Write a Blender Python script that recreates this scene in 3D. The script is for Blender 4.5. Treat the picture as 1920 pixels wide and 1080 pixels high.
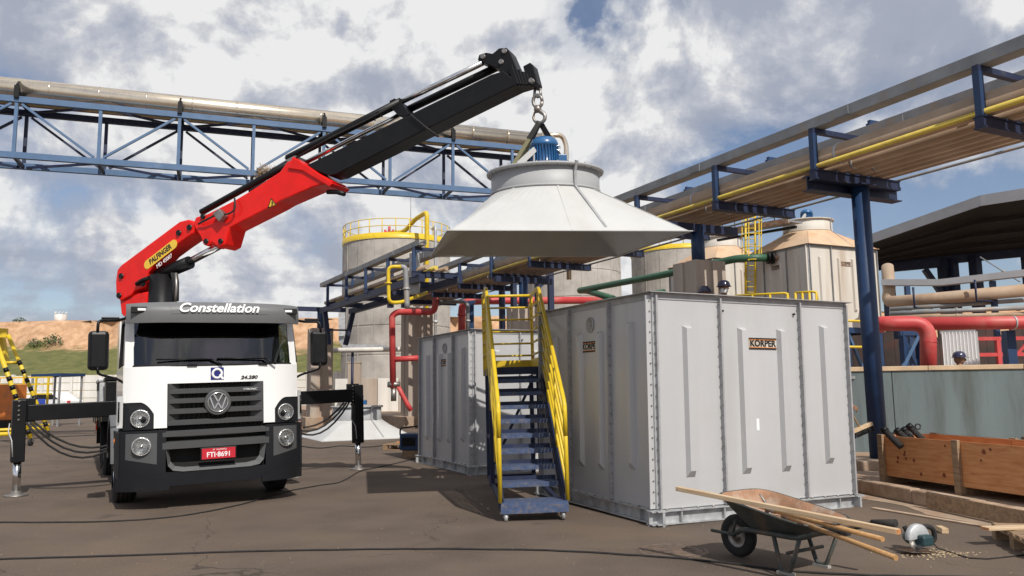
import bpy, bmesh, math, random
from mathutils import Vector as V, Matrix as MX
random.seed(7)
R = math.radians
for o in list(bpy.data.objects): bpy.data.objects.remove(o)
sc = bpy.context.scene
C = sc.collection
# ------------------------------------------------------------------ camera
FPX, CAMH, PITCH, ROLL = 1480.0, 1.45, R(7.13), R(0.7)
cd = bpy.data.cameras.new('camera'); cam = bpy.data.objects.new('camera', cd); C.objects.link(cam)
cd.sensor_width = 36.0; cd.lens = 36.0 * FPX / 1920.0; cd.clip_start = 0.05; cd.clip_end = 2000
_f = V((0, math.cos(PITCH), math.sin(PITCH))); _u = V((0, -math.sin(PITCH), math.cos(PITCH))); _r = V((1, 0, 0))
_rt = math.cos(ROLL) * _r - math.sin(ROLL) * _u
_up = math.cos(ROLL) * _u + math.sin(ROLL) * _r
CAMP = V((0, 0, CAMH))
cam.matrix_world = MX(((_rt.x, _up.x, -_f.x, CAMP.x), (_rt.y, _up.y, -_f.y, CAMP.y), (_rt.z, _up.z, -_f.z, CAMP.z), (0, 0, 0, 1)))
sc.camera = cam
sc.render.resolution_x, sc.render.resolution_y = 1024, 576
def ray(px, py): return _f + _rt * ((px - 960) / FPX) - _up * ((py - 540) / FPX)
def G(px, py, z=0.0):                      # where a pixel's ray meets the level z
    v = ray(px, py); return CAMP + v * ((z - CAMH) / v.z)
def A(px, py, Y):                          # point on a pixel's ray at forward distance Y
    v = ray(px, py); return CAMP + v * (Y / v.y)
# ------------------------------------------------------------------ world, sun, exposure
SUN = V((0.43, -0.90, 1.0)).normalized()
w = bpy.data.worlds.new('World'); sc.world = w; w.use_nodes = True
nt = w.node_tree; nt.nodes.clear(); N = nt.nodes.new; L = nt.links.new
out = N('ShaderNodeOutputWorld'); bg = N('ShaderNodeBackground'); bg.inputs[1].default_value = 0.050
sky = N('ShaderNodeTexSky'); sky.sky_type = 'NISHITA'; sky.sun_disc = False
sky.sun_elevation = math.asin(SUN.z); sky.sun_rotation = math.atan2(SUN.x, SUN.y); sky.air_density = 1.0; sky.dust_density = 1.0
tc = N('ShaderNodeTexCoord'); sep = N('ShaderNodeSeparateXYZ'); L(tc.outputs['Generated'], sep.inputs[0])
def mth(op, a, b=None, c=None):
    n = N('ShaderNodeMath'); n.operation = op
    for i, x in enumerate((a, b, c)):
        if x is None: continue
        if isinstance(x, (int, float)): n.inputs[i].default_value = x
        else: L(x, n.inputs[i])
    return n.outputs[0]
zz = mth('ADD', mth('MAXIMUM', sep.outputs[2], 0.0), 0.16)
comb = N('ShaderNodeCombineXYZ'); L(mth('DIVIDE', sep.outputs[0], zz), comb.inputs[0]); L(mth('DIVIDE', sep.outputs[1], zz), comb.inputs[1])
L(mth('MULTIPLY', sep.outputs[2], 2.2), comb.inputs[2])
def noise(vec, scale, detail, rough=.55, dist=0.0, off=(0, 0, 0)):
    mp = N('ShaderNodeMapping'); L(vec, mp.inputs[0]); mp.inputs['Location'].default_value = off
    n = N('ShaderNodeTexNoise'); n.inputs['Scale'].default_value = scale; n.inputs['Detail'].default_value = detail
    n.inputs['Roughness'].default_value = rough; n.inputs['Distortion'].default_value = dist; L(mp.outputs[0], n.inputs['Vector']); return n.outputs['Fac']
def ramp(fac, stops):
    r = N('ShaderNodeValToRGB'); cr = r.color_ramp
    while len(cr.elements) > 1: cr.elements.remove(cr.elements[-1])
    for i, (p, c) in enumerate(stops):
        e = cr.elements[0] if i == 0 else cr.elements.new(p)
        e.position = p; e.color = (c[0], c[1], c[2], 1) if isinstance(c, tuple) else (c, c, c, 1)
    L(fac, r.inputs[0]); return r.outputs[0]
n1 = noise(comb.outputs[0], 0.95, 9, .56, .25, (3.1, 1.7, 0.4))
n2 = noise(comb.outputs[0], 1.5, 8, .58, .15, (7.3, 2.2, 5.0))
n3 = noise(tc.outputs['Generated'], 4.6, 12, .585, .2, (1.6, 4.4, .9))
n3b = noise(tc.outputs['Generated'], 4.6, 12, .585, .2, (1.622, 4.378, .945))     # the same cloud a step towards the light: gives the heads relief
# a few large cumulus heads (direction, spread, weight) over the general broken cloud; negative ones are blue gaps
def lump(px, py, spread, wgt):
    d = ray(px, py).normalized(); vm = N('ShaderNodeVectorMath'); vm.operation = 'DOT_PRODUCT'; L(tc.outputs['Generated'], vm.inputs[0]); vm.inputs[1].default_value = d
    return mth('MULTIPLY', mth('EXPONENT', mth('DIVIDE', mth('SUBTRACT', vm.outputs['Value'], 1.0), spread)), wgt)
heads = None
for q in ((330, 110, .012, .10), (620, 60, .010, .10), (900, 120, .010, .12), (1150, 290, .004, .12), (640, 440, .004, .10), (420, 500, .003, .07), (1700, 130, .02, .05), (1090, 90, .0022, -.10), (1400, 330, .006, -.10), (1750, 440, .008, -.07), (560, 400, .003, -.10), (120, 330, .008, -.05), (60, 20, .01, .05)):
    heads = lump(*q) if heads is None else mth('ADD', heads, lump(*q))
dens = mth('ADD', mth('ADD', mth('MULTIPLY', n1, .40), mth('MULTIPLY', n3, .60)), heads)
mask = ramp(dens, [(0, 0.0), (.43, 0.08), (.462, .62), (.53, 1.0)])
shade = mth('ADD', mth('ADD', mth('MULTIPLY', n2, .62), mth('SUBTRACT', mth('MULTIPLY', n3, .50), .06)), mth('ADD', mth('MULTIPLY', heads, .40), mth('MULTIPLY', mth('SUBTRACT', n3, n3b), 1.15)))
ccol = ramp(shade, [(.0, (7.9, 8.7, 10.8)), (.40, (9.0, 9.8, 11.8)), (.48, (11.8, 12.4, 14.1)), (.535, (15.2, 15.5, 16.2)), (.59, (19.8, 19.8, 19.8))])
mix = N('ShaderNodeMixRGB'); L(mask, mix.inputs[0]); L(ccol, mix.inputs[2])
skm = N('ShaderNodeMixRGB'); skm.blend_type = 'MULTIPLY'; skm.inputs[0].default_value = 1; L(sky.outputs[0], skm.inputs[1]); skm.inputs[2].default_value = (2.3, 2.25, 2.4, 1)
L(skm.outputs[0], mix.inputs[1]); L(mix.outputs[0], bg.inputs[0]); L(bg.outputs[0], out.inputs[0])
sd = bpy.data.lights.new('sun', 'SUN'); sd.energy = 5.0; sd.angle = R(.53); sd.color = (1, .955, .88)
so = bpy.data.objects.new('sun', sd); C.objects.link(so); so.rotation_euler = (-SUN).to_track_quat('-Z', 'Y').to_euler()
sc.view_settings.view_transform = 'Standard'; sc.view_settings.look = 'None'; sc.view_settings.exposure = -0.24; sc.view_settings.gamma = 1
# ------------------------------------------------------------------ materials
MATS = {}
def mat(name, col, rough=.6, metal=0.0, var=.12, scale=5.0, bump=0.0, bscale=60.0, dirt=None, dscale=1.5, dlo=.5, dhi=.7, coat=0.0, streak=False, spec=.5):
    if name in MATS: return MATS[name]
    m = bpy.data.materials.new(name); m.use_nodes = True; t = m.node_tree; b = t.nodes['Principled BSDF']
    nn, ll = t.nodes.new, t.links.new
    b.inputs['Roughness'].default_value = rough; b.inputs['Metallic'].default_value = metal
    b.inputs['Specular IOR Level'].default_value = spec
    if coat: b.inputs['Coat Weight'].default_value = coat; b.inputs['Coat Roughness'].default_value = .08
    c = nn('ShaderNodeTexCoord'); n = nn('ShaderNodeTexNoise'); n.inputs['Scale'].default_value = scale; n.inputs['Detail'].default_value = 6
    mp = nn('ShaderNodeMapping'); ll(c.outputs['Object'], mp.inputs[0])
    if streak: mp.inputs['Scale'].default_value = (1, 1, .12)
    ll(mp.outputs[0], n.inputs['Vector'])
    mr = nn('ShaderNodeMapRange'); mr.inputs[1].default_value = .3; mr.inputs[2].default_value = .7; mr.inputs[3].default_value = 1 - var; mr.inputs[4].default_value = 1 + var
    ll(n.outputs['Fac'], mr.inputs[0])
    mu = nn('ShaderNodeMixRGB'); mu.blend_type = 'MULTIPLY'; mu.inputs[0].default_value = 1; mu.inputs[1].default_value = (*col, 1); ll(mr.outputs[0], mu.inputs[2])
    last = mu.outputs[0]
    if dirt:
        d = nn('ShaderNodeTexNoise'); d.inputs['Scale'].default_value = dscale; d.inputs['Detail'].default_value = 9; d.inputs['Roughness'].default_value = .62
        ll(mp.outputs[0], d.inputs['Vector'])
        r2 = nn('ShaderNodeMapRange'); r2.inputs[1].default_value = dlo; r2.inputs[2].default_value = dhi; ll(d.outputs['Fac'], r2.inputs[0])
        mx = nn('ShaderNodeMixRGB'); ll(r2.outputs[0], mx.inputs[0]); ll(last, mx.inputs[1]); mx.inputs[2].default_value = (*dirt, 1); last = mx.outputs[0]
    ll(last, b.inputs['Base Color'])
    if bump:
        bn = nn('ShaderNodeTexNoise'); bn.inputs['Scale'].default_value = bscale; bn.inputs['Detail'].default_value = 5; ll(c.outputs['Object'], bn.inputs['Vector'])
        bp = nn('ShaderNodeBump'); bp.inputs['Strength'].default_value = bump; bp.inputs['Distance'].default_value = .02; ll(bn.outputs['Fac'], bp.inputs['Height']); ll(bp.outputs[0], b.inputs['Normal'])
    MATS[name] = m; return m
def wood(name, col, dark, rough=.7):
    m = mat(name, col, rough, 0, .15, 3)
    t = m.node_tree; b = t.nodes['Principled BSDF']; nn, ll = t.nodes.new, t.links.new
    c = nn('ShaderNodeTexCoord'); mp = nn('ShaderNodeMapping'); mp.inputs['Scale'].default_value = (1.2, 9, 9); ll(c.outputs['Object'], mp.inputs[0])
    n = nn('ShaderNodeTexNoise'); n.inputs['Scale'].default_value = 3; n.inputs['Detail'].default_value = 7; n.inputs['Distortion'].default_value = .6; ll(mp.outputs[0], n.inputs['Vector'])
    r = nn('ShaderNodeValToRGB'); r.color_ramp.elements[0].position = .3; r.color_ramp.elements[0].color = (*dark, 1); r.color_ramp.elements[1].position = .62; r.color_ramp.elements[1].color = (*col, 1)
    ll(n.outputs['Fac'], r.inputs[0]); ll(r.outputs[0], b.inputs['Base Color'])
    bp = nn('ShaderNodeBump'); bp.inputs['Strength'].default_value = .25; bp.inputs['Distance'].default_value = .01; ll(n.outputs['Fac'], bp.inputs['Height']); ll(bp.outputs[0], b.inputs['Normal'])
    return m
DUST = (.30, .20, .13)
m_asphalt = mat('asphalt', (.118, .090, .071), .92, 0, .20, 1.1, .5, 140, (.168, .120, .086), .35, .45, .74, spec=.25)
def rough_yard(m):      # aggregate, hairline cracks, oil spots and pale scuffs on the yard surface
    t = m.node_tree; nn, ll = t.nodes.new, t.links.new; b = t.nodes['Principled BSDF']; base = b.inputs['Base Color'].links[0].from_socket
    c = nn('ShaderNodeTexCoord')
    def nz(sc_, det, lo, hi, rg=.6):
        n = nn('ShaderNodeTexNoise'); n.inputs['Scale'].default_value = sc_; n.inputs['Detail'].default_value = det; n.inputs['Roughness'].default_value = rg; ll(c.outputs['Object'], n.inputs['Vector'])
        r = nn('ShaderNodeMapRange'); r.inputs[1].default_value = lo; r.inputs[2].default_value = hi; ll(n.outputs['Fac'], r.inputs[0]); return r.outputs[0]
    def mixc(fac, col, last, amt=1.0):
        q = nn('ShaderNodeMath'); q.operation = 'MULTIPLY'; ll(fac, q.inputs[0]); q.inputs[1].default_value = amt
        x = nn('ShaderNodeMixRGB'); ll(q.outputs[0], x.inputs[0]); ll(last, x.inputs[1]); x.inputs[2].default_value = (*col, 1); return x.outputs[0]
    last = mixc(nz(75, 3, .52, .66), (.21, .17, .14), base, .45); last = mixc(nz(60, 3, .55, .70), (.05, .042, .036), last, .5)
    last = mixc(nz(.9, 6, .64, .72), (.055, .045, .038), last, .55); last = mixc(nz(2.6, 8, .66, .74, .7), (.27, .22, .18), last, .55)
    v = nn('ShaderNodeTexVoronoi'); v.feature = 'DISTANCE_TO_EDGE'; v.inputs['Scale'].default_value = .22
    wn = nn('ShaderNodeTexNoise'); wn.inputs['Scale'].default_value = 1.3; wn.inputs['Detail'].default_value = 6; ll(c.outputs['Object'], wn.inputs['Vector'])
    va = nn('ShaderNodeVectorMath'); va.operation = 'MULTIPLY_ADD'; ll(wn.outputs['Color'], va.inputs[0]); va.inputs[1].default_value = (1.1, 1.1, 0); ll(c.outputs['Object'], va.inputs[2]); ll(va.outputs[0], v.inputs['Vector'])
    cr_ = nn('ShaderNodeMapRange'); cr_.inputs[1].default_value = .0016; cr_.inputs[2].default_value = .0005; ll(v.outputs['Distance'], cr_.inputs[0])
    last = mixc(cr_.outputs[0], (.045, .036, .03), last, .7); ll(last, b.inputs['Base Color'])
rough_yard(m_asphalt)
m_slab = mat('dusty_concrete', (.34, .25, .18), .9, 0, .2, 3, .3, 60, (.30, .17, .10), 1.2, .5, .7)
m_kerb = mat('kerb_concrete', (.42, .31, .22), .9, 0, .2, 4, .4, 50, (.26, .16, .10), 2.5, .5, .7)
m_conc = mat('tank_concrete', (.41, .38, .345), .9, 0, .2, 1.6, .3, 30, (.25, .23, .21), .8, .52, .70)
m_pillar = mat('pillar_concrete', (.42, .35, .29), .9, 0, .15, 3, .3, 40, (.30, .21, .15), 1.6, .5, .7, streak=True)
m_wwall = mat('white_wall', (.66, .63, .58), .85, 0, .1, 3, .2, 40, (.42, .36, .30), 2, .55, .75, streak=True)
m_bwall = mat('blue_grey_wall', (.14, .178, .186), .8, 0, .14, 2.4, .15, 40, (.085, .095, .085), 2.6, .50, .72, streak=True)
m_cap = mat('wall_cap', (.58, .43, .28), .9, 0, .15, 4, .3, 40)
m_galv = mat('galvanised', (.47, .48, .49), .5, .35, .18, 9, .12, 70, (.30, .30, .30), 5, .5, .75)
m_panel = mat('grey_panel', (.50, .50, .505), .36, .12, .06, 1.3, .35, 2.2, (.43, .425, .415), 1.6, .52, .85, streak=True, spec=.45)
m_pflange = mat('panel_flange', (.36, .36, .37), .55, .2, .15, 8, .1, 60)
m_oldpanel = mat('aged_panel', (.60, .56, .50), .65, 0, .1, 1.5, .1, 30, (.44, .36, .28), 1.2, .5, .75, streak=True)
m_rusthood = mat('rust_dusted_hood', (.58, .41, .27), .75, 0, .14, 1.6, .1, 30, (.48, .25, .12), .9, .45, .72)
m_hood = mat('white_hood', (.50, .50, .49), .5, 0, .05, 2, .12, 3, (.44, .425, .40), 1.4, .52, .8)
m_hoodring = mat('grey_hood_ring', (.36, .365, .37), .5, 0, .06, 2, .05, 20)
m_motor = mat('blue_motor', (.022, .11, .27), .35, 0, .12, 8, coat=.3)
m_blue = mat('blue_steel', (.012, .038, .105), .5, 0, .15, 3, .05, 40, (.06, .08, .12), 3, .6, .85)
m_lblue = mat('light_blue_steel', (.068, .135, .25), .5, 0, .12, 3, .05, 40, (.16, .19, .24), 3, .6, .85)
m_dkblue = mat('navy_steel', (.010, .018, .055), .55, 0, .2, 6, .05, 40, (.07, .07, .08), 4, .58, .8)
m_yellow = mat('yellow_paint', (.66, .46, .02), .42, 0, .10, 6, .03, 40, (.45, .30, .05), 5, .62, .8)
m_tanpipe = mat('dusty_pipe', (.40, .30, .215), .7, 0, .14, 2, .05, 30, (.34, .215, .13), 1.2, .45, .7)
m_ypipe = mat('yellow_pipe', (.62, .47, .08), .55, 0, .1, 3, dirt=(.42, .28, .10), dscale=2)
m_redpipe = mat('red_pipe', (.52, .055, .055), .5, 0, .12, 2, .03, 30, (.50, .16, .13), 1.4, .5, .75)
m_green = mat('green_pipe', (.035, .10, .055), .5, 0, .12, 3)
m_silver = mat('insulation_cladding', (.80, .69, .54), .22, .85, .08, 4, .05, 10, (.55, .45, .35), 2, .58, .85)
m_tray = mat('grey_tray', (.26, .265, .27), .6, .2, .18, 3, .06, 40, (.34, .25, .17), 2.2, .54, .74)
m_red = mat('crane_red', (.74, .010, .006), .38, 0, .10, 5, .03, 40, (.50, .012, .010), 2.5, .58, .75, coat=.12, spec=.3)
m_black = mat('black_paint', (.006, .006, .007), .42, 0, .2, 6, .04, 40, (.022, .020, .019), 3, .6, .85, spec=.28)
m_rubber = mat('rubber', (.018, .017, .017), .85, 0, .25, 12, .3, 80, (.06, .05, .04), 4, .55, .8)
m_chrome = mat('chrome', (.72, .72, .72), .15, 1.0, .05, 8)
m_steel = mat('worn_steel', (.30, .28, .26), .45, .8, .2, 12, .1, 80, (.16, .09, .05), 5, .55, .75)
m_white = mat('truck_white', (.80, .80, .79), .28, 0, .02, 2, coat=.4)
m_grey = mat('visor_grey', (.135, .138, .142), .5, 0, .06, 5, .08, 160)
m_dgrey = mat('bumper_charcoal', (.012, .013, .0155), .55, 0, .08, 6, .10, 180, (.035, .032, .03), 3, .62, .9, spec=.22)
m_slat = mat('grille_grey', (.072, .074, .077), .45, 0, .05, 6)
m_dark = mat('dark_void', (.006, .006, .006), .8, 0, .1, 6)
m_plate = mat('plate_red', (.50, .015, .03), .4, 0, .05, 6)
m_pwhite = mat('print_white', (.82, .82, .82), .4, 0, .02, 6)
m_qblue = mat('badge_blue', (.012, .02, .16), .35, 0, .03, 6)
m_print = mat('print_black', (.012, .011, .010), .5, 0, .05, 6)
m_orange = mat('print_orange', (.62, .22, .05), .5, 0, .05, 6)
m_pyel = mat('print_yellow', (.80, .52, .05), .4, 0, .03, 6)
m_orangepaint = mat('orange_paint', (.60, .17, .03), .5, 0, .12, 5, dirt=(.32, .13, .06), dscale=3)
m_amber = mat('amber_lens', (.75, .17, .01), .25, 0, .05, 6)
m_strap = mat('olive_strap', (.17, .155, .085), .85, 0, .15, 30)
m_ply = wood('plywood', (.62, .29, .115), (.48, .18, .06))
m_plank = wood('pine_plank', (.60, .45, .29), (.47, .32, .18))
m_oldwood = wood('weathered_wood', (.33, .22, .13), (.19, .12, .07))
m_handle = wood('tool_handle', (.50, .29, .12), (.37, .19, .07), .5)
m_barrow = mat('barrow_green', (.06, .07, .066), .6, .2, .25, 8, .15, 50, (.17, .10, .06), 4, .5, .72)
m_rust = mat('barrow_rust', (.31, .17, .10), .8, .1, .3, 7, .2, 50, (.44, .35, .28), 5, .45, .62)
m_grating = mat('tread_blue', (.055, .085, .17), .55, .1, .25, 20, .2, 120, (.17, .145, .125), 22, .50, .72)
m_skin = mat('skin', (.30, .15, .09), .6, 0, .06, 8)
m_uniform = mat('navy_uniform', (.03, .035, .06), .85, 0, .15, 10, .1, 60)
m_maroon = mat('maroon_cloth', (.10, .03, .045), .85, 0, .15, 10)
m_helmet = mat('dark_blue_helmet', (.02, .02, .06), .3, 0, .05, 6, coat=.4)
m_mask = mat('white_mask', (.72, .72, .70), .8, 0, .05, 6)
m_boot = mat('boot_leather', (.16, .09, .05), .7, 0, .2, 10)
m_sole = mat('boot_sole', (.33, .32, .29), .8, 0, .1, 10)
m_saw = mat('saw_teal', (.018, .05, .058), .45, 0, .1, 8)
m_car = mat('car_white', (.74, .75, .76), .3, 0, .02, 3, coat=.4)
m_carblue = mat('tarp_blue', (.02, .05, .30), .6, 0, .1, 5)
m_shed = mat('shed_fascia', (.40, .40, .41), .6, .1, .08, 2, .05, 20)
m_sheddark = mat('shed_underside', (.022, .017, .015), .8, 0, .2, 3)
m_nest = mat('dry_straw', (.34, .24, .14), .95, 0, .3, 20)
m_leaf = mat('shrub_leaf', (.05, .085, .03), .7, 0, .35, 3)
m_dirt = mat('red_earth', (.42, .25, .14), .95, 0, .2, .5)
m_sawdust = mat('sawdust', (.55, .42, .25), .95, 0, .15, 20)
def glassmat(name, tint, refl, rough=.02):
    m = bpy.data.materials.new(name); m.use_nodes = True; t = m.node_tree; t.nodes.clear(); nn, ll = t.nodes.new, t.links.new
    o = nn('ShaderNodeOutputMaterial'); mx = nn('ShaderNodeMixShader'); tr = nn('ShaderNodeBsdfTransparent'); gl = nn('ShaderNodeBsdfGlossy')
    tr.inputs[0].default_value = (*tint, 1); gl.inputs['Roughness'].default_value = rough
    fr = nn('ShaderNodeFresnel'); fr.inputs[0].default_value = refl; ll(fr.outputs[0], mx.inputs[0]); ll(tr.outputs[0], mx.inputs[1]); ll(gl.outputs[0], mx.inputs[2]); ll(mx.outputs[0], o.inputs[0])
    return m
m_glass = glassmat('windscreen_glass', (.34, .42, .38), 1.95)
m_reflector = mat('lamp_reflector', (.66, .66, .65), .24, .8, .35, 70, .3, 90)
m_lens = glassmat('lamp_lens', (.92, .93, .93), 1.5)
# ------------------------------------------------------------------ mesh builder
class MB:
    def __init__(s): s.v = []; s.f = []; s.sm = []
    def add(s, vs, fs, smooth=False):
        b = len(s.v); s.v += [V(p) for p in vs]; s.f += [[b + i for i in f] for f in fs]; s.sm += [smooth] * len(fs); return s
    def bx(s, x0, x1, y0, y1, z0, z1):
        return s.add([(x0,y0,z0),(x1,y0,z0),(x1,y1,z0),(x0,y1,z0),(x0,y0,z1),(x1,y0,z1),(x1,y1,z1),(x0,y1,z1)],
            [(3,2,1,0),(4,5,6,7),(0,1,5,4),(1,2,6,5),(2,3,7,6),(3,0,4,7)])
    def beam(s, p0, p1, wd, ht, up=(0, 0, 1)):
        p0, p1 = V(p0), V(p1); d = (p1 - p0).normalized(); u = V(up)
        if abs(d.dot(u)) > .98: u = V((0, 1, 0))
        x = d.cross(u).normalized() * wd / 2; y = x.cross(d).normalized() * ht / 2
        return s.add([p0-x-y,p0+x-y,p0+x+y,p0-x+y,p1-x-y,p1+x-y,p1+x+y,p1-x+y], [(3,2,1,0),(4,5,6,7),(0,1,5,4),(1,2,6,5),(2,3,7,6),(3,0,4,7)])
    def tube(s, p0, p1, r, n=10, r2=None): return s.path([p0, p1], r, n, r2)
    def path(s, pts, r, n=10, r2=None, caps=True):
        pts = [V(p) for p in pts]; rings = []; last = None
        for i, p in enumerate(pts):
            a = (pts[i] - pts[i-1]).normalized() if i else None; b = (pts[i+1] - pts[i]).normalized() if i < len(pts) - 1 else None
            d = a if b is None else b if a is None else ((a + b) if (a + b).length > 1e-6 else b).normalized()
            if last is None:
                u = V((0, 0, 1)) if abs(d.z) < .9 else V((1, 0, 0)); x = d.cross(u).normalized()
            else: x = (last - d * last.dot(d)).normalized()
            last = x; y = d.cross(x)
            k = 1.0 if (a is None or b is None) else 1 / max(.5, math.sqrt(max(.05, (1 + a.dot(b)) / 2)))
            rr = r if r2 is None else r + (r2 - r) * i / (len(pts) - 1)
            rings.append([p + (x * math.cos(2*math.pi*j/n) + y * math.sin(2*math.pi*j/n)) * rr * (k if k < 1.3 else 1) for j in range(n)])
        s.loft(rings, True, True)
        if caps:
            b = len(s.v) - n * len(pts)
            s.f += [[b + j for j in range(n)][::-1], [b + n * (len(pts) - 1) + j for j in range(n)]]; s.sm += [False, False]
        return s
    def loft(s, rings, closed=True, smooth=False):
        b = len(s.v); n = len(rings[0])
        for rg in rings: s.v += [V(p) for p in rg]
        for i in range(len(rings) - 1):
            for j in range(n if closed else n - 1):
                k = (j + 1) % n
                s.f.append([b+i*n+j, b+i*n+k, b+(i+1)*n+k, b+(i+1)*n+j]); s.sm.append(smooth)
        return s
    def lathe(s, prof, n=24, m=None, a0=0, a1=2*math.pi, smooth=True):
        m = m or MX(); full = abs(a1 - a0 - 2*math.pi) < 1e-4; k = n if full else n + 1
        rings = [[m @ V((r * math.cos(a0 + (a1-a0)*j/n), r * math.sin(a0 + (a1-a0)*j/n), z)) for j in range(k)] for r, z in prof]
        return s.loft(rings, full, smooth)
    def prism(s, poly, vec):
        n = len(poly); p = [V(q) for q in poly]; vec = V(vec)
        return s.add(p + [q + vec for q in p], [list(range(n))[::-1], list(range(n, 2*n))] + [[i, (i+1) % n, n + (i+1) % n, n + i] for i in range(n)])
def frame(o, xd, yd, zd=None):
    x = V(xd).normalized(); y = V(yd); z = V(zd).normalized() if zd is not None else x.cross(y).normalized(); y = z.cross(x).normalized(); o = V(o)
    return MX(((x.x, y.x, z.x, o.x), (x.y, y.y, z.y, o.y), (x.z, y.z, z.z, o.z), (0, 0, 0, 1)))
def rnd(pts, r, k=5):                     # round the corners of a polyline
    pts = [V(p) for p in pts]; o = [pts[0]]
    for i in range(1, len(pts) - 1):
        a, b, c = pts[i-1], pts[i], pts[i+1]; q = min(r, (a-b).length*.45, (c-b).length*.45)
        p0 = b + (a-b).normalized()*q; p1 = b + (c-b).normalized()*q
        for t in range(k + 1):
            t /= k; o.append(p0*(1-t)**2 + b*2*t*(1-t) + p1*t*t)
    return o + [pts[-1]]
# ------------------------------------------------------------------ objects
def tag(o, label=None, cat=None, group=None, kind=None):
    if label: o['label'] = label
    if cat: o['category'] = cat
    if group: o['group'] = group
    if kind: o['kind'] = kind
    return o
def thing(name, label, cat, m=None, group=None):
    o = bpy.data.objects.new(name, None); o.empty_display_size = .2; C.objects.link(o)
    if m is not None: o.matrix_world = m if isinstance(m, MX) else MX.Translation(V(m))
    o['M'] = 0; del o['M']
    return tag(o, label, cat, group)
def obj(name, mb, m, parent=None, world=False, bevel=0, label=None, kind=None):
    me = bpy.data.meshes.new(name)
    vs = mb.v
    if world and parent is not None:
        r = parent
        while r.parent: r = r.parent
        inv = r.matrix_world.inverted(); vs = [inv @ p for p in vs]
    me.from_pydata([tuple(p) for p in vs], [], mb.f); me.polygons.foreach_set('use_smooth', mb.sm)
    bm = bmesh.new(); bm.from_mesh(me); bmesh.ops.recalc_face_normals(bm, faces=bm.faces); bm.to_mesh(me); bm.free()
    me.materials.append(m); o = bpy.data.objects.new(name, me); C.objects.link(o)
    if parent is not None: o.parent = parent
    if bevel:
        b = o.modifiers.new('bevel', 'BEVEL'); b.width = bevel; b.segments = 2; b.limit_method = 'ANGLE'; b.angle_limit = R(40)
    if label: o['label'] = label
    if kind: o['kind'] = kind
    return o
def struct(name, mb, m, kind='structure', label=None):
    o = obj(name, mb, m); o['kind'] = kind
    if label: o['label'] = label
    return o
def copy_tree(o, parent=None):
    c = o.copy(); C.objects.link(c); c.parent = parent
    for ch in list(o.children): copy_tree(ch, c)
    return c
def text(body, size, m, parent, mx, depth=.004, name='lettering', shear=0, bold=0, sx=1.0):
    cu = bpy.data.curves.new('txt', 'FONT'); cu.body = body; cu.size = size; cu.extrude = depth / 2; cu.align_x = 'CENTER'; cu.align_y = 'CENTER'; cu.shear = shear; cu.offset = bold; cu.resolution_u = 4
    t = bpy.data.objects.new('txt', cu); C.objects.link(t)
    me = bpy.data.meshes.new_from_object(t.evaluated_get(bpy.context.evaluated_depsgraph_get())); bpy.data.objects.remove(t); bpy.data.curves.remove(cu)
    me.transform(mx @ MX.Diagonal((sx, 1, 1, 1))); me.name = name; me.materials.clear(); me.materials.append(m)
    o = bpy.data.objects.new(name, me); C.objects.link(o); o.parent = parent; return o
GRID = R(25.2)
E1 = V((math.cos(GRID), math.sin(GRID), 0)); E2 = V((-math.sin(GRID), math.cos(GRID), 0)); UP = V((0, 0, 1))
# ================================================================== THE SETTING
def ground_sheet():
    mb = MB(); n = 40; xs = [-160 + 8 * i for i in range(n + 1)]; ys = [-20 + 5.2 * i for i in range(n + 1)]
    mb.v = [V((x, y, 0)) for y in ys for x in xs]
    for j in range(n):
        for i in range(n):
            a = j * (n + 1) + i; mb.f.append([a, a + 1, a + n + 2, a + n + 1]); mb.sm.append(False)
    return struct('ground', mb, m_asphalt)
ground_sheet()
# raised slab at the back
struct('raised_slab', MB().prism([(-3.3, 28.6, 0), (18, 38.6, 0), (18, 75, 0), (-22, 75, 0), (-13.2, 46, 0)], (0, 0, .38)), m_slab)
# kerbed plinth on the right
KD = (G(1612, 925) - G(1900, 985)).normalized(); KN = V((KD.y, -KD.x, 0)); K0 = G(1612, 925)
def KP(s, u, z=0): return K0 + KD * s + KN * u + UP * z
struct('plinth_pavement', MB().prism([KP(-8, .16), KP(12, .16), KP(12, 40), KP(-8, 40)], (0, 0, .15)), m_slab)
kroot = tag(thing('kerb', 'long dusty concrete kerb beside the plywood crate', 'kerb', K0), kind='structure')
for i in range(-7, 10):
    mb = MB().prism([KP(i + .006, 0), KP(i + .994, 0), KP(i + .994, .17), KP(i + .006, .17)], (0, 0, .165 + .006 * ((i * 7) % 3)))
    obj('kerb_stone', mb, m_kerb, kroot, True, .018)
# dirt strip washed along the kerb
mb = MB(); k = 60; a, b = [], []
for i in range(k + 1):
    s = -6 + 9.5 * i / k; a.append(KP(s, -.16 - .22 * (.5 + .5 * math.sin(i * .55) * math.cos(i * .21)) - random.random() * .05, .004)); b.append(KP(s, .01, .004))
mb.loft([a, b], False); struct('dirt_strip', mb, m_slab)
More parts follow.
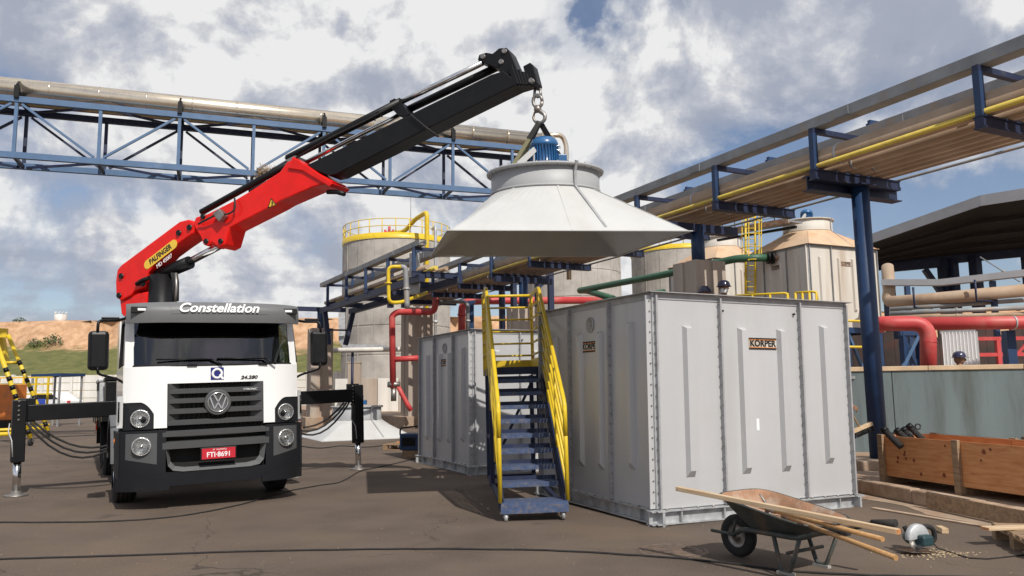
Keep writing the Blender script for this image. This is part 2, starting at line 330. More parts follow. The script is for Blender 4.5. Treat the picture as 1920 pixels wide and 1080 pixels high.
# ---- hill
def hill():
    mb = MB(); nx, ny = 260, 26; random.seed(3)
    prof = [(60, -.5), (61, .6), (66, 2.2), (72, 4.1), (77, 5.4), (79.2, 5.8), (79.7, 6.3), (80.2, 6.9), (80.7, 7.5), (81.2, 8.2), (81.7, 8.6), (82, 8.8), (86, 8.95), (110, 9.3), (170, 9.6)]
    rings = []
    for i in range(nx + 1):
        x = -110 + 190 * i / nx; rg = []
        for j, (y, z) in enumerate(prof):
            h = .35 * math.sin(x * .19 + j*.4) + .25 * math.sin(x * .53 + j*.7) + (.30 * math.sin(x * 2.1 + math.sin(x * .7) * 2) if 4 < j < 11 else 0) + random.uniform(-.16, .16)
            rg.append((x + random.uniform(-.4, .4), y + h * 1.6, z + (h * .28 if 1 < j < 12 else h * .16 if j > 12 else 0)))
        rings.append(rg)
    mb.loft(rings, False, True)
    o = struct('hillside', mb, m_dirt)
    m = m_dirt; t = m.node_tree; nn, ll = t.nodes.new, t.links.new; b = t.nodes['Principled BSDF']
    c = nn('ShaderNodeTexCoord'); s = nn('ShaderNodeSeparateXYZ'); ll(c.outputs['Object'], s.inputs[0])
    n = nn('ShaderNodeTexNoise'); n.inputs['Scale'].default_value = .22; n.inputs['Detail'].default_value = 8; n.inputs['Roughness'].default_value = .65; ll(c.outputs['Object'], n.inputs['Vector'])
    n2 = nn('ShaderNodeTexNoise'); n2.inputs['Scale'].default_value = 1.4; n2.inputs['Detail'].default_value = 8; ll(c.outputs['Object'], n2.inputs['Vector'])
    ad = nn('ShaderNodeMath'); ad.operation = 'MULTIPLY_ADD'; ll(n.outputs['Fac'], ad.inputs[0]); ad.inputs[1].default_value = 6.5; ll(s.outputs[2], ad.inputs[2])
    mr = nn('ShaderNodeMapRange'); mr.inputs[1].default_value = 8.7; mr.inputs[2].default_value = 9.5; ll(ad.outputs[0], mr.inputs[0])
    g = nn('ShaderNodeValToRGB'); e = g.color_ramp.elements; e[0].position = .3; e[0].color = (.075, .085, .018, 1); e[1].position = .7; e[1].color = (.15, .145, .045, 1); ll(n2.outputs['Fac'], g.inputs[0])
    d = nn('ShaderNodeValToRGB'); e = d.color_ramp.elements; e[0].position = .3; e[0].color = (.36, .20, .105, 1); e[1].position = .7; e[1].color = (.56, .36, .22, 1); ll(n2.outputs['Fac'], d.inputs[0])
    mx = nn('ShaderNodeMixRGB'); ll(mr.outputs[0], mx.inputs[0]); ll(g.outputs[0], mx.inputs[1]); ll(d.outputs[0], mx.inputs[2]); ll(mx.outputs[0], b.inputs['Base Color'])
hill()
def shrub(p, r, label):
    t = thing('shrub', label, 'shrub', p, 'shrubs on the earth bank'); mb = MB()
    for i in range(260):
        a, q = random.uniform(0, 6.28), random.random() ** .5; h = random.random()
        c = V((math.cos(a) * q * r, math.sin(a) * q * r * .8, h * r * (1.25 - q * .6))); s = r * random.uniform(.08, .17); d = V((random.uniform(-1, 1), random.uniform(-1, 1), random.uniform(-.4, 1))).normalized(); e = d.orthogonal().normalized()
        mb.add([c - e * s * .5, c + d * s, c + e * s * .5, c - d * s * .4], [(0, 1, 2, 3)])
    obj('crown', mb, m_leaf, t); tk = MB()
    for i in range(5): tk.tube((0, 0, -.4), (random.uniform(-.5, .5) * r, random.uniform(-.3, .3) * r, r * .7), .04, 5, .015)
    obj('trunk', tk, m_oldwood, t)
shrub(A(100, 640, 79.2) + V((0, 0, -.3)), .95, 'dark round shrub beside another on the bare earth bank')
shrub(A(66, 643, 78.8) + V((0, 0, -.3)), .7, 'smaller dark shrub left alone low on the earth bank')
shrub(A(36, 608, 82.5), .7, 'low flat shrub on the rim of the earth bank')
# water tank on the hill
t = thing('water_tank', 'small white round water tank on top of the hill', 'tank', A(113, 604, 120) - V((0, 0, .6)))
obj('shell', MB().lathe([(.01, 0), (.85, 0), (.85, 1.75), (.01, 1.85)], 20), m_wwall, t)
mb = MB()
for i in range(10): a = i * .628; mb.tube((.82 * math.cos(a), .82 * math.sin(a), 1.75), (.82 * math.cos(a), .82 * math.sin(a), 2.2), .035, 5)
obj('railing', mb, m_wwall, t)
# white precast boundary wall
wr = thing('boundary_wall', 'long white precast slab wall at the foot of the hill', 'wall', (-20, 54, 0))
slab = None
for i in range(-22, 24):
    x = -20 + i * 2.0
    post = MB().bx(x - .09, x + .09, 53.9, 54.12, 0, 2.68); obj('post', post, m_wwall, wr, True)
    for j in range(5):
        if slab is None:
            mb = MB().bx(.10, 1.90, -.04, .04, .01, .50); slab = obj('slab', mb, m_wwall, wr, False, .015); slab.location = (x + 20, 0, j * .52)
        else:
            c = slab.copy(); C.objects.link(c); c.location = (x + 20, random.uniform(-.012, .012), j * .52)
# ---- blue grey retaining wall on the right
WP0 = G(1590, 846, .15); WP0 = V((WP0.x - 1.6, WP0.y + .35, 0)); WP1 = V((16.5, 11.9, 0)); wd = (WP1 - WP0).normalized(); wn = V((-wd.y, wd.x, 0))
t = thing('retaining_wall', 'long blue grey painted wall with tan capping behind the crate', 'wall', WP0)
obj('wall_face', MB().prism([WP0, WP1, WP1 + wn * .22, WP0 + wn * .22], (0, 0, 1.66)), m_bwall, t, True)
Lw = (WP1 - WP0).length; k = int(Lw / 1.5)
for i in range(1, 5): q = WP0 + wd * (Lw * i / 5) - wn * .002; obj('expansion_joint', MB().beam(q + UP*.1, q + UP*1.655, .012, .006, wn), m_dark, t, True)
for i in range(k):
    a = WP0 + wd * (Lw * i / k + .004); b = WP0 + wd * (Lw * (i + 1) / k - .004)
    obj('cap_stone', MB().prism([a - wn * .03 + UP * 1.66, b - wn * .03 + UP * 1.66, b + wn * .25 + UP * 1.66, a + wn * .25 + UP * 1.66], (0, 0, .085)), m_cap, t, True, .008)
# ================================================================== TANKS
def tank(pl, pr, ytop, Y, label, railh=1.1, pipe=None):
    a, b = A(pl, ytop, Y), A(pr, ytop, Y); r = (b.x - a.x) / 2; c = V(((a.x + b.x) / 2, Y + r * .2, 0)); H = a.z
    t = thing('storage_tank', label, 'tank', c, 'concrete tanks behind the pipe racks')
    prof = [(r, 0)]; k = 6
    for i in range(k):
        z0, z1 = H * i / k, H * (i + 1) / k
        prof += [(r, z0 + .05), (r, z1 - .05), (r - .035, z1 - .03), (r - .035, z1)]
    prof += [(r, H), (.01, H + .12)]
    obj('shell', MB().lathe(prof, 64, smooth=False), m_conc, t)
    obj('kick_plate', MB().lathe([(r + .05, H), (r + .05, H + .32), (r + .02, H + .32), (r + .02, H)], 64), m_yellow, t)
    for h in (.32 + .4, .32 + .82):
        obj('rail', MB().path([(r * math.cos(i * math.pi / 32), r * math.sin(i * math.pi / 32), H + h) for i in range(65)], .025, 5, caps=False), m_yellow, t)
    for i in range(26):
        an = i * 2 * math.pi / 26; obj('railing_post', MB().tube((r * math.cos(an), r * math.sin(an), H + .1), (r * math.cos(an), r * math.sin(an), H + 1.14), .03, 5), m_yellow, t)
    # cast joints: vertical construction joints as raised strips
    for i in range(9):
        an = -math.pi * (i + .5) / 9 + .1
        e = V((math.cos(an), math.sin(an), 0)); obj('construction_joint', MB().beam(e * (r + .005) + UP * .1, e * (r + .005) + UP * (H - .1), .06, .03, e), m_conc, t)
    return t, c, r, H
t1, c1, r1, H1 = tank(641, 842, 462, 47, 'large grey concrete tank with yellow railing beyond the branch pipe rack')
t2, c2, r2_, H2 = tank(985, 1164, 466, 53, 'grey concrete tank half hidden behind the hanging white hood')
t3, c3, r3, H3 = tank(1187, 1368, 478, 58, 'grey concrete tank behind the square concrete pillar and old tower')
# yellow foam pipe with red valve on the first tank
t = thing('foam_pipe', 'yellow pipe with red valve climbing the side of the big concrete tank', 'pipe', c1 + V((1.1, -r1, 0)))
q = A(800, 770, 43.4); q0 = V((q.x, q.y, .4))
pz = H1 + 1.25
obj('pipe', MB().path(rnd([q0, V((q0.x, q0.y, pz)), V((q0.x - .8, q0.y + 1.2, pz - .15)), V((q0.x - 1.5, q0.y + 1.8, pz - .75)), V((q0.x - 2.4, q0.y + 2.2, pz - .75))], .3), .13, 10), m_yellow, t, True)
v = V((q0.x - 2.45, q0.y + 2.2, pz - .75)); obj('valve', MB().lathe([(.01, -.3), (.22, -.28), (.22, -.18), (.12, -.15), (.12, .15), (.22, .18), (.22, .28), (.01, .3)], 12, frame(v, (0, 1, 0), (0, 0, 1))).tube(v, v + V((0, 0, .4)), .08, 8), m_redpipe, t, True)
obj('bracket', MB().beam(V((q0.x - .1, q0.y, H1 - 1)), V((q0.x - .1, q0.y + 1, H1 - 1)), .1, .1), m_yellow, t, True)
t = thing('rising_pipe', 'slim silver riser pipe beside the yellow tank pipe', 'pipe', V((q0.x + .5, q0.y, 0)))
obj('pipe', MB().path(rnd([V((q0.x + .48, q0.y, .4)), V((q0.x + .48, q0.y, H1 + .4)), V((q0.x + .2, q0.y + 1.2, H1 + .5))], .2), .09, 8), m_galv, t, True)
obj('flange', MB().tube(V((q0.x + .48, q0.y, 5)), V((q0.x + .48, q0.y, 5.12)), .15, 10), m_galv, t, True)
# galvanised duct low on the first tank
t = thing('cable_duct', 'galvanised duct bending round the foot of the big concrete tank', 'duct', A(640, 640, 41))
pts = [A(641, 566, 41.5), A(641, 636, 41.5), A(650, 650, 41.4), A(722, 652, 41)]
mb = MB()
for a, b in zip(pts, pts[1:]): mb.beam(a, b + (b - a).normalized() * .05, .28, .28)
obj('duct', mb, m_galv, t, True)
obj('duct_cover', MB().beam(A(641, 570, 41.2), A(641, 630, 41.2), .34, .06), m_galv, t, True)
t = thing('service_pipe', 'thin white pipe running level from the pillar past the big tank', 'pipe', A(690, 657, 33))
obj('pipe', MB().tube(A(622, 657, 32), A(790, 654, 33), .10, 8), m_wwall, t, True)
obj('stand', MB().tube(A(661, 657, 32.4), V((A(661, 657, 32.4).x, A(661, 657, 32.4).y, 0.3)), .06, 6), m_dkblue, t, True)
t = thing('lightning_rod', 'thin vertical rod rising above the big tank railing', 'rod', c1 + UP * H1)
rr = A(770, 410, 47); obj('rod', MB().tube((rr.x, 47, H1), (rr.x, 47, H1 + 3.0), .025, 5), m_tray, t, True); obj('base', MB().tube((rr.x, 47, H1), (rr.x, 47, H1 + .3), .09, 8), m_tray, t, True)
# ================================================================== PIPE RACKS
def rackline(Y): return V((4.70 - .49 * (Y - 12), Y, 0))
RD = (rackline(30) - rackline(10)).normalized(); RN = V((RD.y, -RD.x, 0))
def rack(label, base, Ys, Y0, Y1, zb, pipes, trays, wid, cat='pipe rack'):
    root = thing('pipe_rack', label, cat, base(Ys[0]), 'overhead pipe racks')
    def W(Y, u, z): return base(Y) + RN * u + UP * (zb + z)
    for Y in Ys:
        br = obj('bracket', MB().beam(W(Y, -.05, -.06), W(Y, wid, -.06), .12, .13).beam(W(Y, -.05, .005), W(Y, wid, .005), .16, .02).beam(W(Y, -.05, -.135), W(Y, wid, -.135), .16, .02), m_dkblue, root, True)
        obj('upright', MB().beam(W(Y, 0, .02), W(Y, 0, .60), .09, .09, RD), m_blue, br, True)
        obj('top_bar', MB().beam(W(Y, -.045, .64), W(Y, wid * .72, .64), .08, .08), m_dkblue, br, True)
        obj('rear_upright', MB().beam(W(Y, wid * .70, .68), W(Y, wid * .70, .94), .07, .07, RD), m_blue, br, True)
        obj('rear_bar', MB().beam(W(Y, wid * .70, .97), W(Y, wid * 1.02, .97), .06, .06), m_blue, br, True)
    for (u, z, r, m, nm) in pipes:
        p = obj(nm, MB().tube(W(Y0, u, z), W(Y1, u, z), r, 16), m, root, True)
        k = int(abs(Y1 - Y0) / 2.9)
        if r > .07:
            for i in range(k): Y = Y0 + (Y1 - Y0) * (i + .5) / k; obj('clamp', MB().tube(W(Y, u, z), W(Y + .035, u, z), r + .012, 16), m_galv, p, True)
    for (u, z, ww, hh) in trays:
        mb = MB(); a, b = (Y0, Y1)
        mb.beam(W(a, u, z), W(b, u, z), .012, hh, UP); mb.beam(W(a, u + ww / 2, z - hh / 2), W(b, u + ww / 2, z - hh / 2), ww, .012); mb.beam(W(a, u + ww, z), W(b, u + ww, z), .012, hh)
        tr = obj('cable_tray', mb, m_tray, root, True)
        n = int(abs(Y1 - Y0) / 3)
        for i in range(n): Y = a + (b - a) * (i + .4) / n; obj('splice_plate', MB().beam(W(Y, u - .012, z), W(Y + .25, u - .012, z), .012, hh * .8), m_tray, tr, True)
        obj('cable', MB().path([W(a + (b - a) * i / 30, u + ww * .45 + .03 * math.sin(i * 1.3), z - hh * .3) for i in range(31)], .022, 6), m_tanpipe, tr, True)
    return root, W
mainY = [5.2, 7.4, 9.55, 11.95, 14.0, 16.2, 18.4, 20.6, 22.8, 25.0, 27.2, 29.4]
PIP = [(.22, .22, .155, m_tanpipe, 'pipe'), (.03, .075, .038, m_ypipe, 'yellow_pipe'), (.50, .10, .085, m_tanpipe, 'pipe'), (.74, .085, .06, m_tanpipe, 'pipe'), (.98, .10, .08, m_tanpipe, 'pipe'),
       (1.2, .08, .06, m_tanpipe, 'pipe'), (1.42, .08, .06, m_tanpipe, 'pipe'), (1.6, .06, .035, m_tanpipe, 'pipe'), (1.83, .03, .022, m_tray, 'conduit')]
rk, WR = rack('long dusty pipe rack on blue brackets running over the new tower casing', rackline, mainY, 4.0, 31.5, 4.72, PIP, [(.02, .77, .22, .16), (1.22, .77, .3, .24)], 1.85)
def branch(Y): return V((-2.55 - .55 * (Y - 21), Y, 0))
rk2, WR2 = rack('shorter branch pipe rack with blue brackets ending beside the yellow pipe loop', branch, [21.2, 23.0, 24.8, 26.6, 28.6], 20.9, 29.6, 4.58,
    [(.25, .10, .07, m_tanpipe, 'pipe'), (.5, .09, .06, m_ypipe, 'pipe'), (.8, .09, .06, m_tanpipe, 'pipe')], [(.02, .77, .2, .14), (.95, .77, .25, .2)], 1.3)
mb = MB().beam(WR2(20.9, .1, -.2), WR2(29.6, .1, -.2), .16, .2).beam(WR2(20.9, 1.2, -.2), WR2(29.6, 1.2, -.2), .16, .2)
obj('side_beam', mb, m_dkblue, rk2, True)
# posts of the main rack
bp, tp = A(1647, 836, 12.4), A(1612, 352, 12.4); d = (bp - tp).normalized(); bp = tp + d * ((tp.z - .16) / -d.z)
t = thing('rack_post', 'tall round blue steel post carrying the pipe rack beside the crate', 'post', V((bp.x, bp.y, .15)), 'posts under the pipe racks')
obj('shaft', MB().tube(bp, tp + UP * .02, .135, 24), m_blue, t, True)
obj('head_plate', MB().beam(tp - RD * .2 + UP * .01, tp + RD * .2 + UP * .01, .4, .02), m_dkblue, t, True)
hb = WR(11.95, .9, -.25); obj('cross_beam', MB().beam(WR(12.1, 0, -.16), WR(12.1, 2.05, -.16), .02, .22).beam(WR(12.1, 0, -.05), WR(12.1, 2.05, -.05), .2, .018).beam(WR(12.1, 0, -.27), WR(12.1, 2.05, -.27), .2, .018), m_dkblue, t, True)
obj('base_plate', MB().bx(bp.x - .28, bp.x + .28, bp.y - .28, bp.y + .28, .15, .19), m_steel, t, True)
obj('footing', MB().bx(bp.x - .5, bp.x + .42, bp.y - .45, bp.y + .45, .14, .29), m_kerb, t, True, .02)
def pillar(Y, u, wdt, ztop, label, line=rackline, post=True):
    p = line(Y) + RN * u; t = thing('concrete_pillar', label, 'pillar', p, 'concrete pillars under the pipe racks')
    h = wdt / 2; mb = MB()
    def q(a, b, z): return p + E1 * a + E2 * b + UP * z
    k = wdt * .07
    pl = [(-h, -h), (-k, -h), (-k, -h + .035), (k, -h + .035), (k, -h), (h, -h), (h, -k), (h - .035, -k), (h - .035, k), (h, k), (h, h), (-h, h), (-h, k), (-h + .035, k), (-h + .035, -k), (-h, -k)]
    mb.prism([q(a, b, 0) for a, b in pl], (0, 0, ztop)); obj('shaft', mb, m_pillar, t, True, .012)
    obj('plinth', MB().prism([q(a * 1.5, b * 1.5, 0) for a, b in ((-h, -h), (h, -h), (h, h), (-h, h))], (0, 0, .42)), m_slab, t, True, .02)
    if post:
        obj('steel_stub', MB().tube(p + UP * ztop, p + UP * 4.56, .13, 14), m_blue, t, True)
        obj('head_beam', MB().beam(p - RN * .9 + UP * 4.5, p + RN * .95 + UP * 4.5, .2, .16), m_dkblue, t, True)
    return t
pillar(15.1, .55, .72, 3.82, 'square concrete pillar standing behind the largest grey casing')
pillar(22.3, .75, .75, 3.7, 'square concrete pillar seen between the railings of the yellow staircase')
pillar(29.6, .35, .95, 4.42, 'broad concrete pillar with red pipe in front of the big tank', post=False)
pillar(30.2, .25, .82, 3.75, 'concrete pillar beside the far truck mirror at the rack end', branch)
t = thing('rack_trestle', 'pair of blue splayed steel legs at the far end of the branch rack', 'legs', branch(29.5))
for u in (.1, 1.15): obj('leg', MB().beam(WR2(29.2, u, -.3), WR2(29.2, u * .6 + .2, -1.5), .16, .2, RD), m_dkblue, t, True)
obj('tie', MB().beam(WR2(29.2, .15, -.95), WR2(29.2, .95, -.95), .06, .06), m_dkblue, t, True)
t = thing('rack_column', 'dark blue lattice column standing on the broad concrete pillar', 'column', A(745, 577, 29.3))
for x in (732, 758): obj('leg', MB().beam(A(x, 577, 29.3), A(x, 512, 29.3), .2, .2, RD), m_dkblue, t, True)
for i in range(2): obj('lacing', MB().beam(A(732, 570 - 28*i, 29.3), A(758, 545 - 28*i, 29.3), .07, .08), m_dkblue, t, True)
t = thing('switch_panel', 'pale grey upright cabinet at the end of the branch rack', 'cabinet', A(778, 500, 21.8))
a = A(776, 520, 21.6); obj('cabinet', MB().bx(a.x - .13, a.x + .13, a.y, a.y + .3, a.z - .45, a.z + .68), m_galv, t, True, .01); obj('door', MB().bx(a.x - .11, a.x + .11, a.y - .012, a.y, a.z - .4, a.z + .62), m_galv, t, True)
# yellow looped pipe and grey hose at the rack end
t = thing('pipe_loop', 'bright yellow pipe dropping in a loop at the branch rack end', 'pipe', A(740, 570, 20.7))
obj('pipe', MB().path(rnd([A(752, 500, 20.7), A(728, 500, 20.7), A(729, 568, 20.7), A(752, 567, 20.9), A(800, 549, 22)], .16), .05, 10), m_yellow, t, True)
obj('flange', MB().tube(A(728, 530, 20.7), A(728, 532, 20.7), .1, 10), m_yellow, t, True)
t = thing('drop_pipe', 'dark grey pipe curving down beside the yellow loop', 'pipe', A(757, 520, 20.8))
obj('pipe', MB().path(rnd([A(748, 501, 21.0), A(760, 501, 21.0), A(763, 560, 21.0), A(763, 578, 21)], .2), .075, 10), m_tray, t, True); obj('clip', MB().tube(A(762, 540, 21), A(762, 543, 21), .1, 8), m_galv, t, True)
t = thing('bund_wall', 'low cream concrete bund wall behind the grounded hood', 'wall', A(690, 740, 37))
for k in range(4):
    a, b = A(628 + 40*k, 740, 37.5), A(667 + 40*k, 740, 37.5); obj('wall_panel', MB().prism([V((a.x, a.y, .3)), V((b.x, b.y, .3)), V((b.x, b.y + .2, .3)), V((a.x, a.y + .2, .3))], (0, 0, 1.62)), m_pillar if k % 2 else m_wwall, t, True, .01)
t = thing('pipe_block', 'short square concrete block beside the big tank foot', 'block', A(665, 735, 36)); a = A(665, 700, 36); obj('block', MB().bx(a.x - .27, a.x + .27, a.y - .25, a.y + .25, .3, 2.6), m_pillar, t, True, .015); obj('cap', MB().bx(a.x - .29, a.x + .29, a.y - .27, a.y + .27, 2.6, 2.66), m_pillar, t, True)
# ---- red fire pipes
t = thing('fire_pipe', 'red fire water pipe with valve running down the broad pillar', 'pipe', A(735, 730, 28.6))
a = lambda x, y: A(x, y, 28.4)
obj('pipe', MB().path(rnd([A(817, 560, 27.9), A(815, 585, 28.2), a(745, 585), a(735, 592), a(737, 728)], .25), .115, 12), m_redpipe, t, True)
obj('branch', MB().tube(a(737, 674), A(790, 671, 28.4), .10, 12), m_redpipe, t, True)
obj('valve', MB().tube(a(727, 721), a(750, 721), .11, 10).tube(a(738, 728), a(738, 752), .1, 10), m_steel, t, True)
obj('hose', MB().path([a(745, 722), a(753, 738), a(764, 758), a(771, 770)], .085, 8), m_redpipe, t, True)
t = thing('fire_main', 'red pipe elbow and long level run beyond the staircase', 'pipe', A(868, 600, 31))
a = lambda x, y: A(x, y, 31)
obj('pipe', MB().path(rnd([a(866, 660), a(866, 566), a(905, 564), A(1130, 563, 32)], .45), .15, 14), m_redpipe, t, True)
obj('coupling', MB().tube(a(866, 588), a(866, 592), .175, 14), m_redpipe, t, True)
t = thing('blue_support', 'slim blue post standing beside the red fire main elbow', 'post', A(884, 640, 30)); obj('shaft', MB().beam(V((*A(884, 560, 30).xy, 0)), A(884, 566, 30), .18, .18), m_blue, t, True); obj('cap', MB().beam(A(876, 566, 30), A(892, 566, 30), .2, .08), m_blue, t, True)
t = thing('grey_riser', 'slim bent grey pipe over the blue post near the fire main', 'pipe', A(875, 600, 29.6)); obj('pipe', MB().path(rnd([A(824, 566, 29.6), A(872, 566, 29.6), A(877, 572, 29.6), A(877, 625, 29.6)], .2), .07, 8), m_tray, t, True); obj('clip', MB().tube(A(877, 600, 29.6), A(877, 603, 29.6), .1, 8), m_galv, t, True)
# ================================================================== PIPE BRIDGE
B0 = V((-13.3, 20.5, 0)); B1 = V((1.6, 25.9, 0)); BD = (B1 - B0).normalized(); BNR = V((-BD.y, BD.x, 0))
br = thing('pipe_bridge', 'long blue steel truss bridge carrying a shiny clad pipe overhead', 'bridge', B0)
def BW(s, u, z): return B0 + BD * s + BNR * u + UP * z
ZT, ZB, S0, S1, DW = 9.31, 7.76, -6.0, 15.7, 1.15
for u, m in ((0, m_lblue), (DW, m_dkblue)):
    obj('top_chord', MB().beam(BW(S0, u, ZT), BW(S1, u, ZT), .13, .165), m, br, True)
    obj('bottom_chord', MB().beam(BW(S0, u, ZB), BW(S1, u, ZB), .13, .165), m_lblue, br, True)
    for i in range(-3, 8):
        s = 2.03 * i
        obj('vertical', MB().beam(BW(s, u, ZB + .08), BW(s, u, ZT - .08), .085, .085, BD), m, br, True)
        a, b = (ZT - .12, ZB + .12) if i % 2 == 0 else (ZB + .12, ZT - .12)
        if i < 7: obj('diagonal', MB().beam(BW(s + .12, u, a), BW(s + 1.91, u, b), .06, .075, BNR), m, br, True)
for i in range(-3, 8):
    s = 2.03 * i
    obj('bottom_tie', MB().beam(BW(s, .07, ZB - .02), BW(s, DW - .07, ZB - .02), .08, .08), m_dkblue, br, True)
    if i < 7: obj('bottom_brace', MB().beam(BW(s + .1, .08 if i % 2 else DW - .08, ZB - .05), BW(s + 1.93, DW - .08 if i % 2 else .08, ZB - .05), .06, .06), m_dkblue, br, True); obj('top_brace', MB().beam(BW(s + .1, .08 if i % 2 else DW - .08, ZT), BW(s + 1.93, DW - .08 if i % 2 else .08, ZT), .06, .06), m_dkblue, br, True)
    if i % 2 == 0:
        obj('saddle', MB().beam(BW(s, -.06, ZT + .02), BW(s, -.06, ZT + .36), .15, .12, BD).beam(BW(s, -.05, ZT + .14), BW(s, DW, ZT + .14), .12, .1).beam(BW(s, -.06, ZT + .36), BW(s, .14, ZT + .52), .06, .1), m_black, br, True)
pp = obj('clad_pipe', MB().tube(BW(S0, .34, ZT + .43), BW(S1 + .1, .34, ZT + .43), .27, 28), m_silver, br, True)
for i in range(18): s = S0 + .6 + i * 1.22; obj('cladding_band', MB().tube(BW(s, .34, ZT + .43), BW(s + .03, .34, ZT + .43), .276, 28), m_silver, pp, True)
obj('small_pipe', MB().tube(BW(S0, .75, ZT + .2), BW(S1, .75, ZT + .2), .08, 12), m_ypipe, br, True); obj('small_pipe', MB().tube(BW(S0, .98, ZT + .2), BW(S1, .98, ZT + .2), .07, 12), m_tanpipe, br, True)
obj('down_pipe', MB().path(rnd([BW(S1 - .3, .3, ZT + .65), BW(S1 + .45, .3, ZT + .7), BW(S1 + .6, .3, ZT + .4), BW(S1 + .6, .3, 5)], .3), .085, 10), m_silver, br, True)
for u in (0, DW):
    for s in (14.2, 15.5): obj('leg', MB().beam(BW(s, u, ZB - .08), BW(s, u, 0), .17, .17, BD), m_dkblue, br, True)
for i in range(6): obj('leg_brace', MB().beam(BW(14.2 if i % 2 else 15.5, 0, .6 + i * 1.1), BW(15.5 if i % 2 else 14.2, 0, 1.7 + i * 1.1), .07, .07, BNR), m_dkblue, br, True); obj('leg_tie', MB().beam(BW(14.2, 0, .6 + i * 1.1), BW(15.5, 0, .6 + i * 1.1), .07, .07), m_dkblue, br, True)
for u in (0, DW): obj('leg', MB().beam(BW(-5.8, u, ZB - .08), BW(-5.8, u, 0), .17, .17, BD), m_dkblue, br, True)
t = thing('bird_nest', 'clump of dry straw hanging from the truss bottom chord', 'nest', BW(6.4, -.08, ZB)); mb = MB()
for i in range(160):
    c = V((random.gauss(0, .13), random.gauss(-.06, .05), random.gauss(-.02, .11))); 
    if i > 110: c = V((random.gauss(.05, .06), random.gauss(-.06, .04), random.uniform(-.5, -.1)))
    d = V((random.uniform(-1, 1), random.uniform(-.5, .5), random.uniform(-1.2, .6))).normalized() * random.uniform(.08, .2); mb.path([c - d, c + V((0, 0, .02)), c + d], .007, 3)
obj('straw', mb, m_nest, t, kind='stuff')
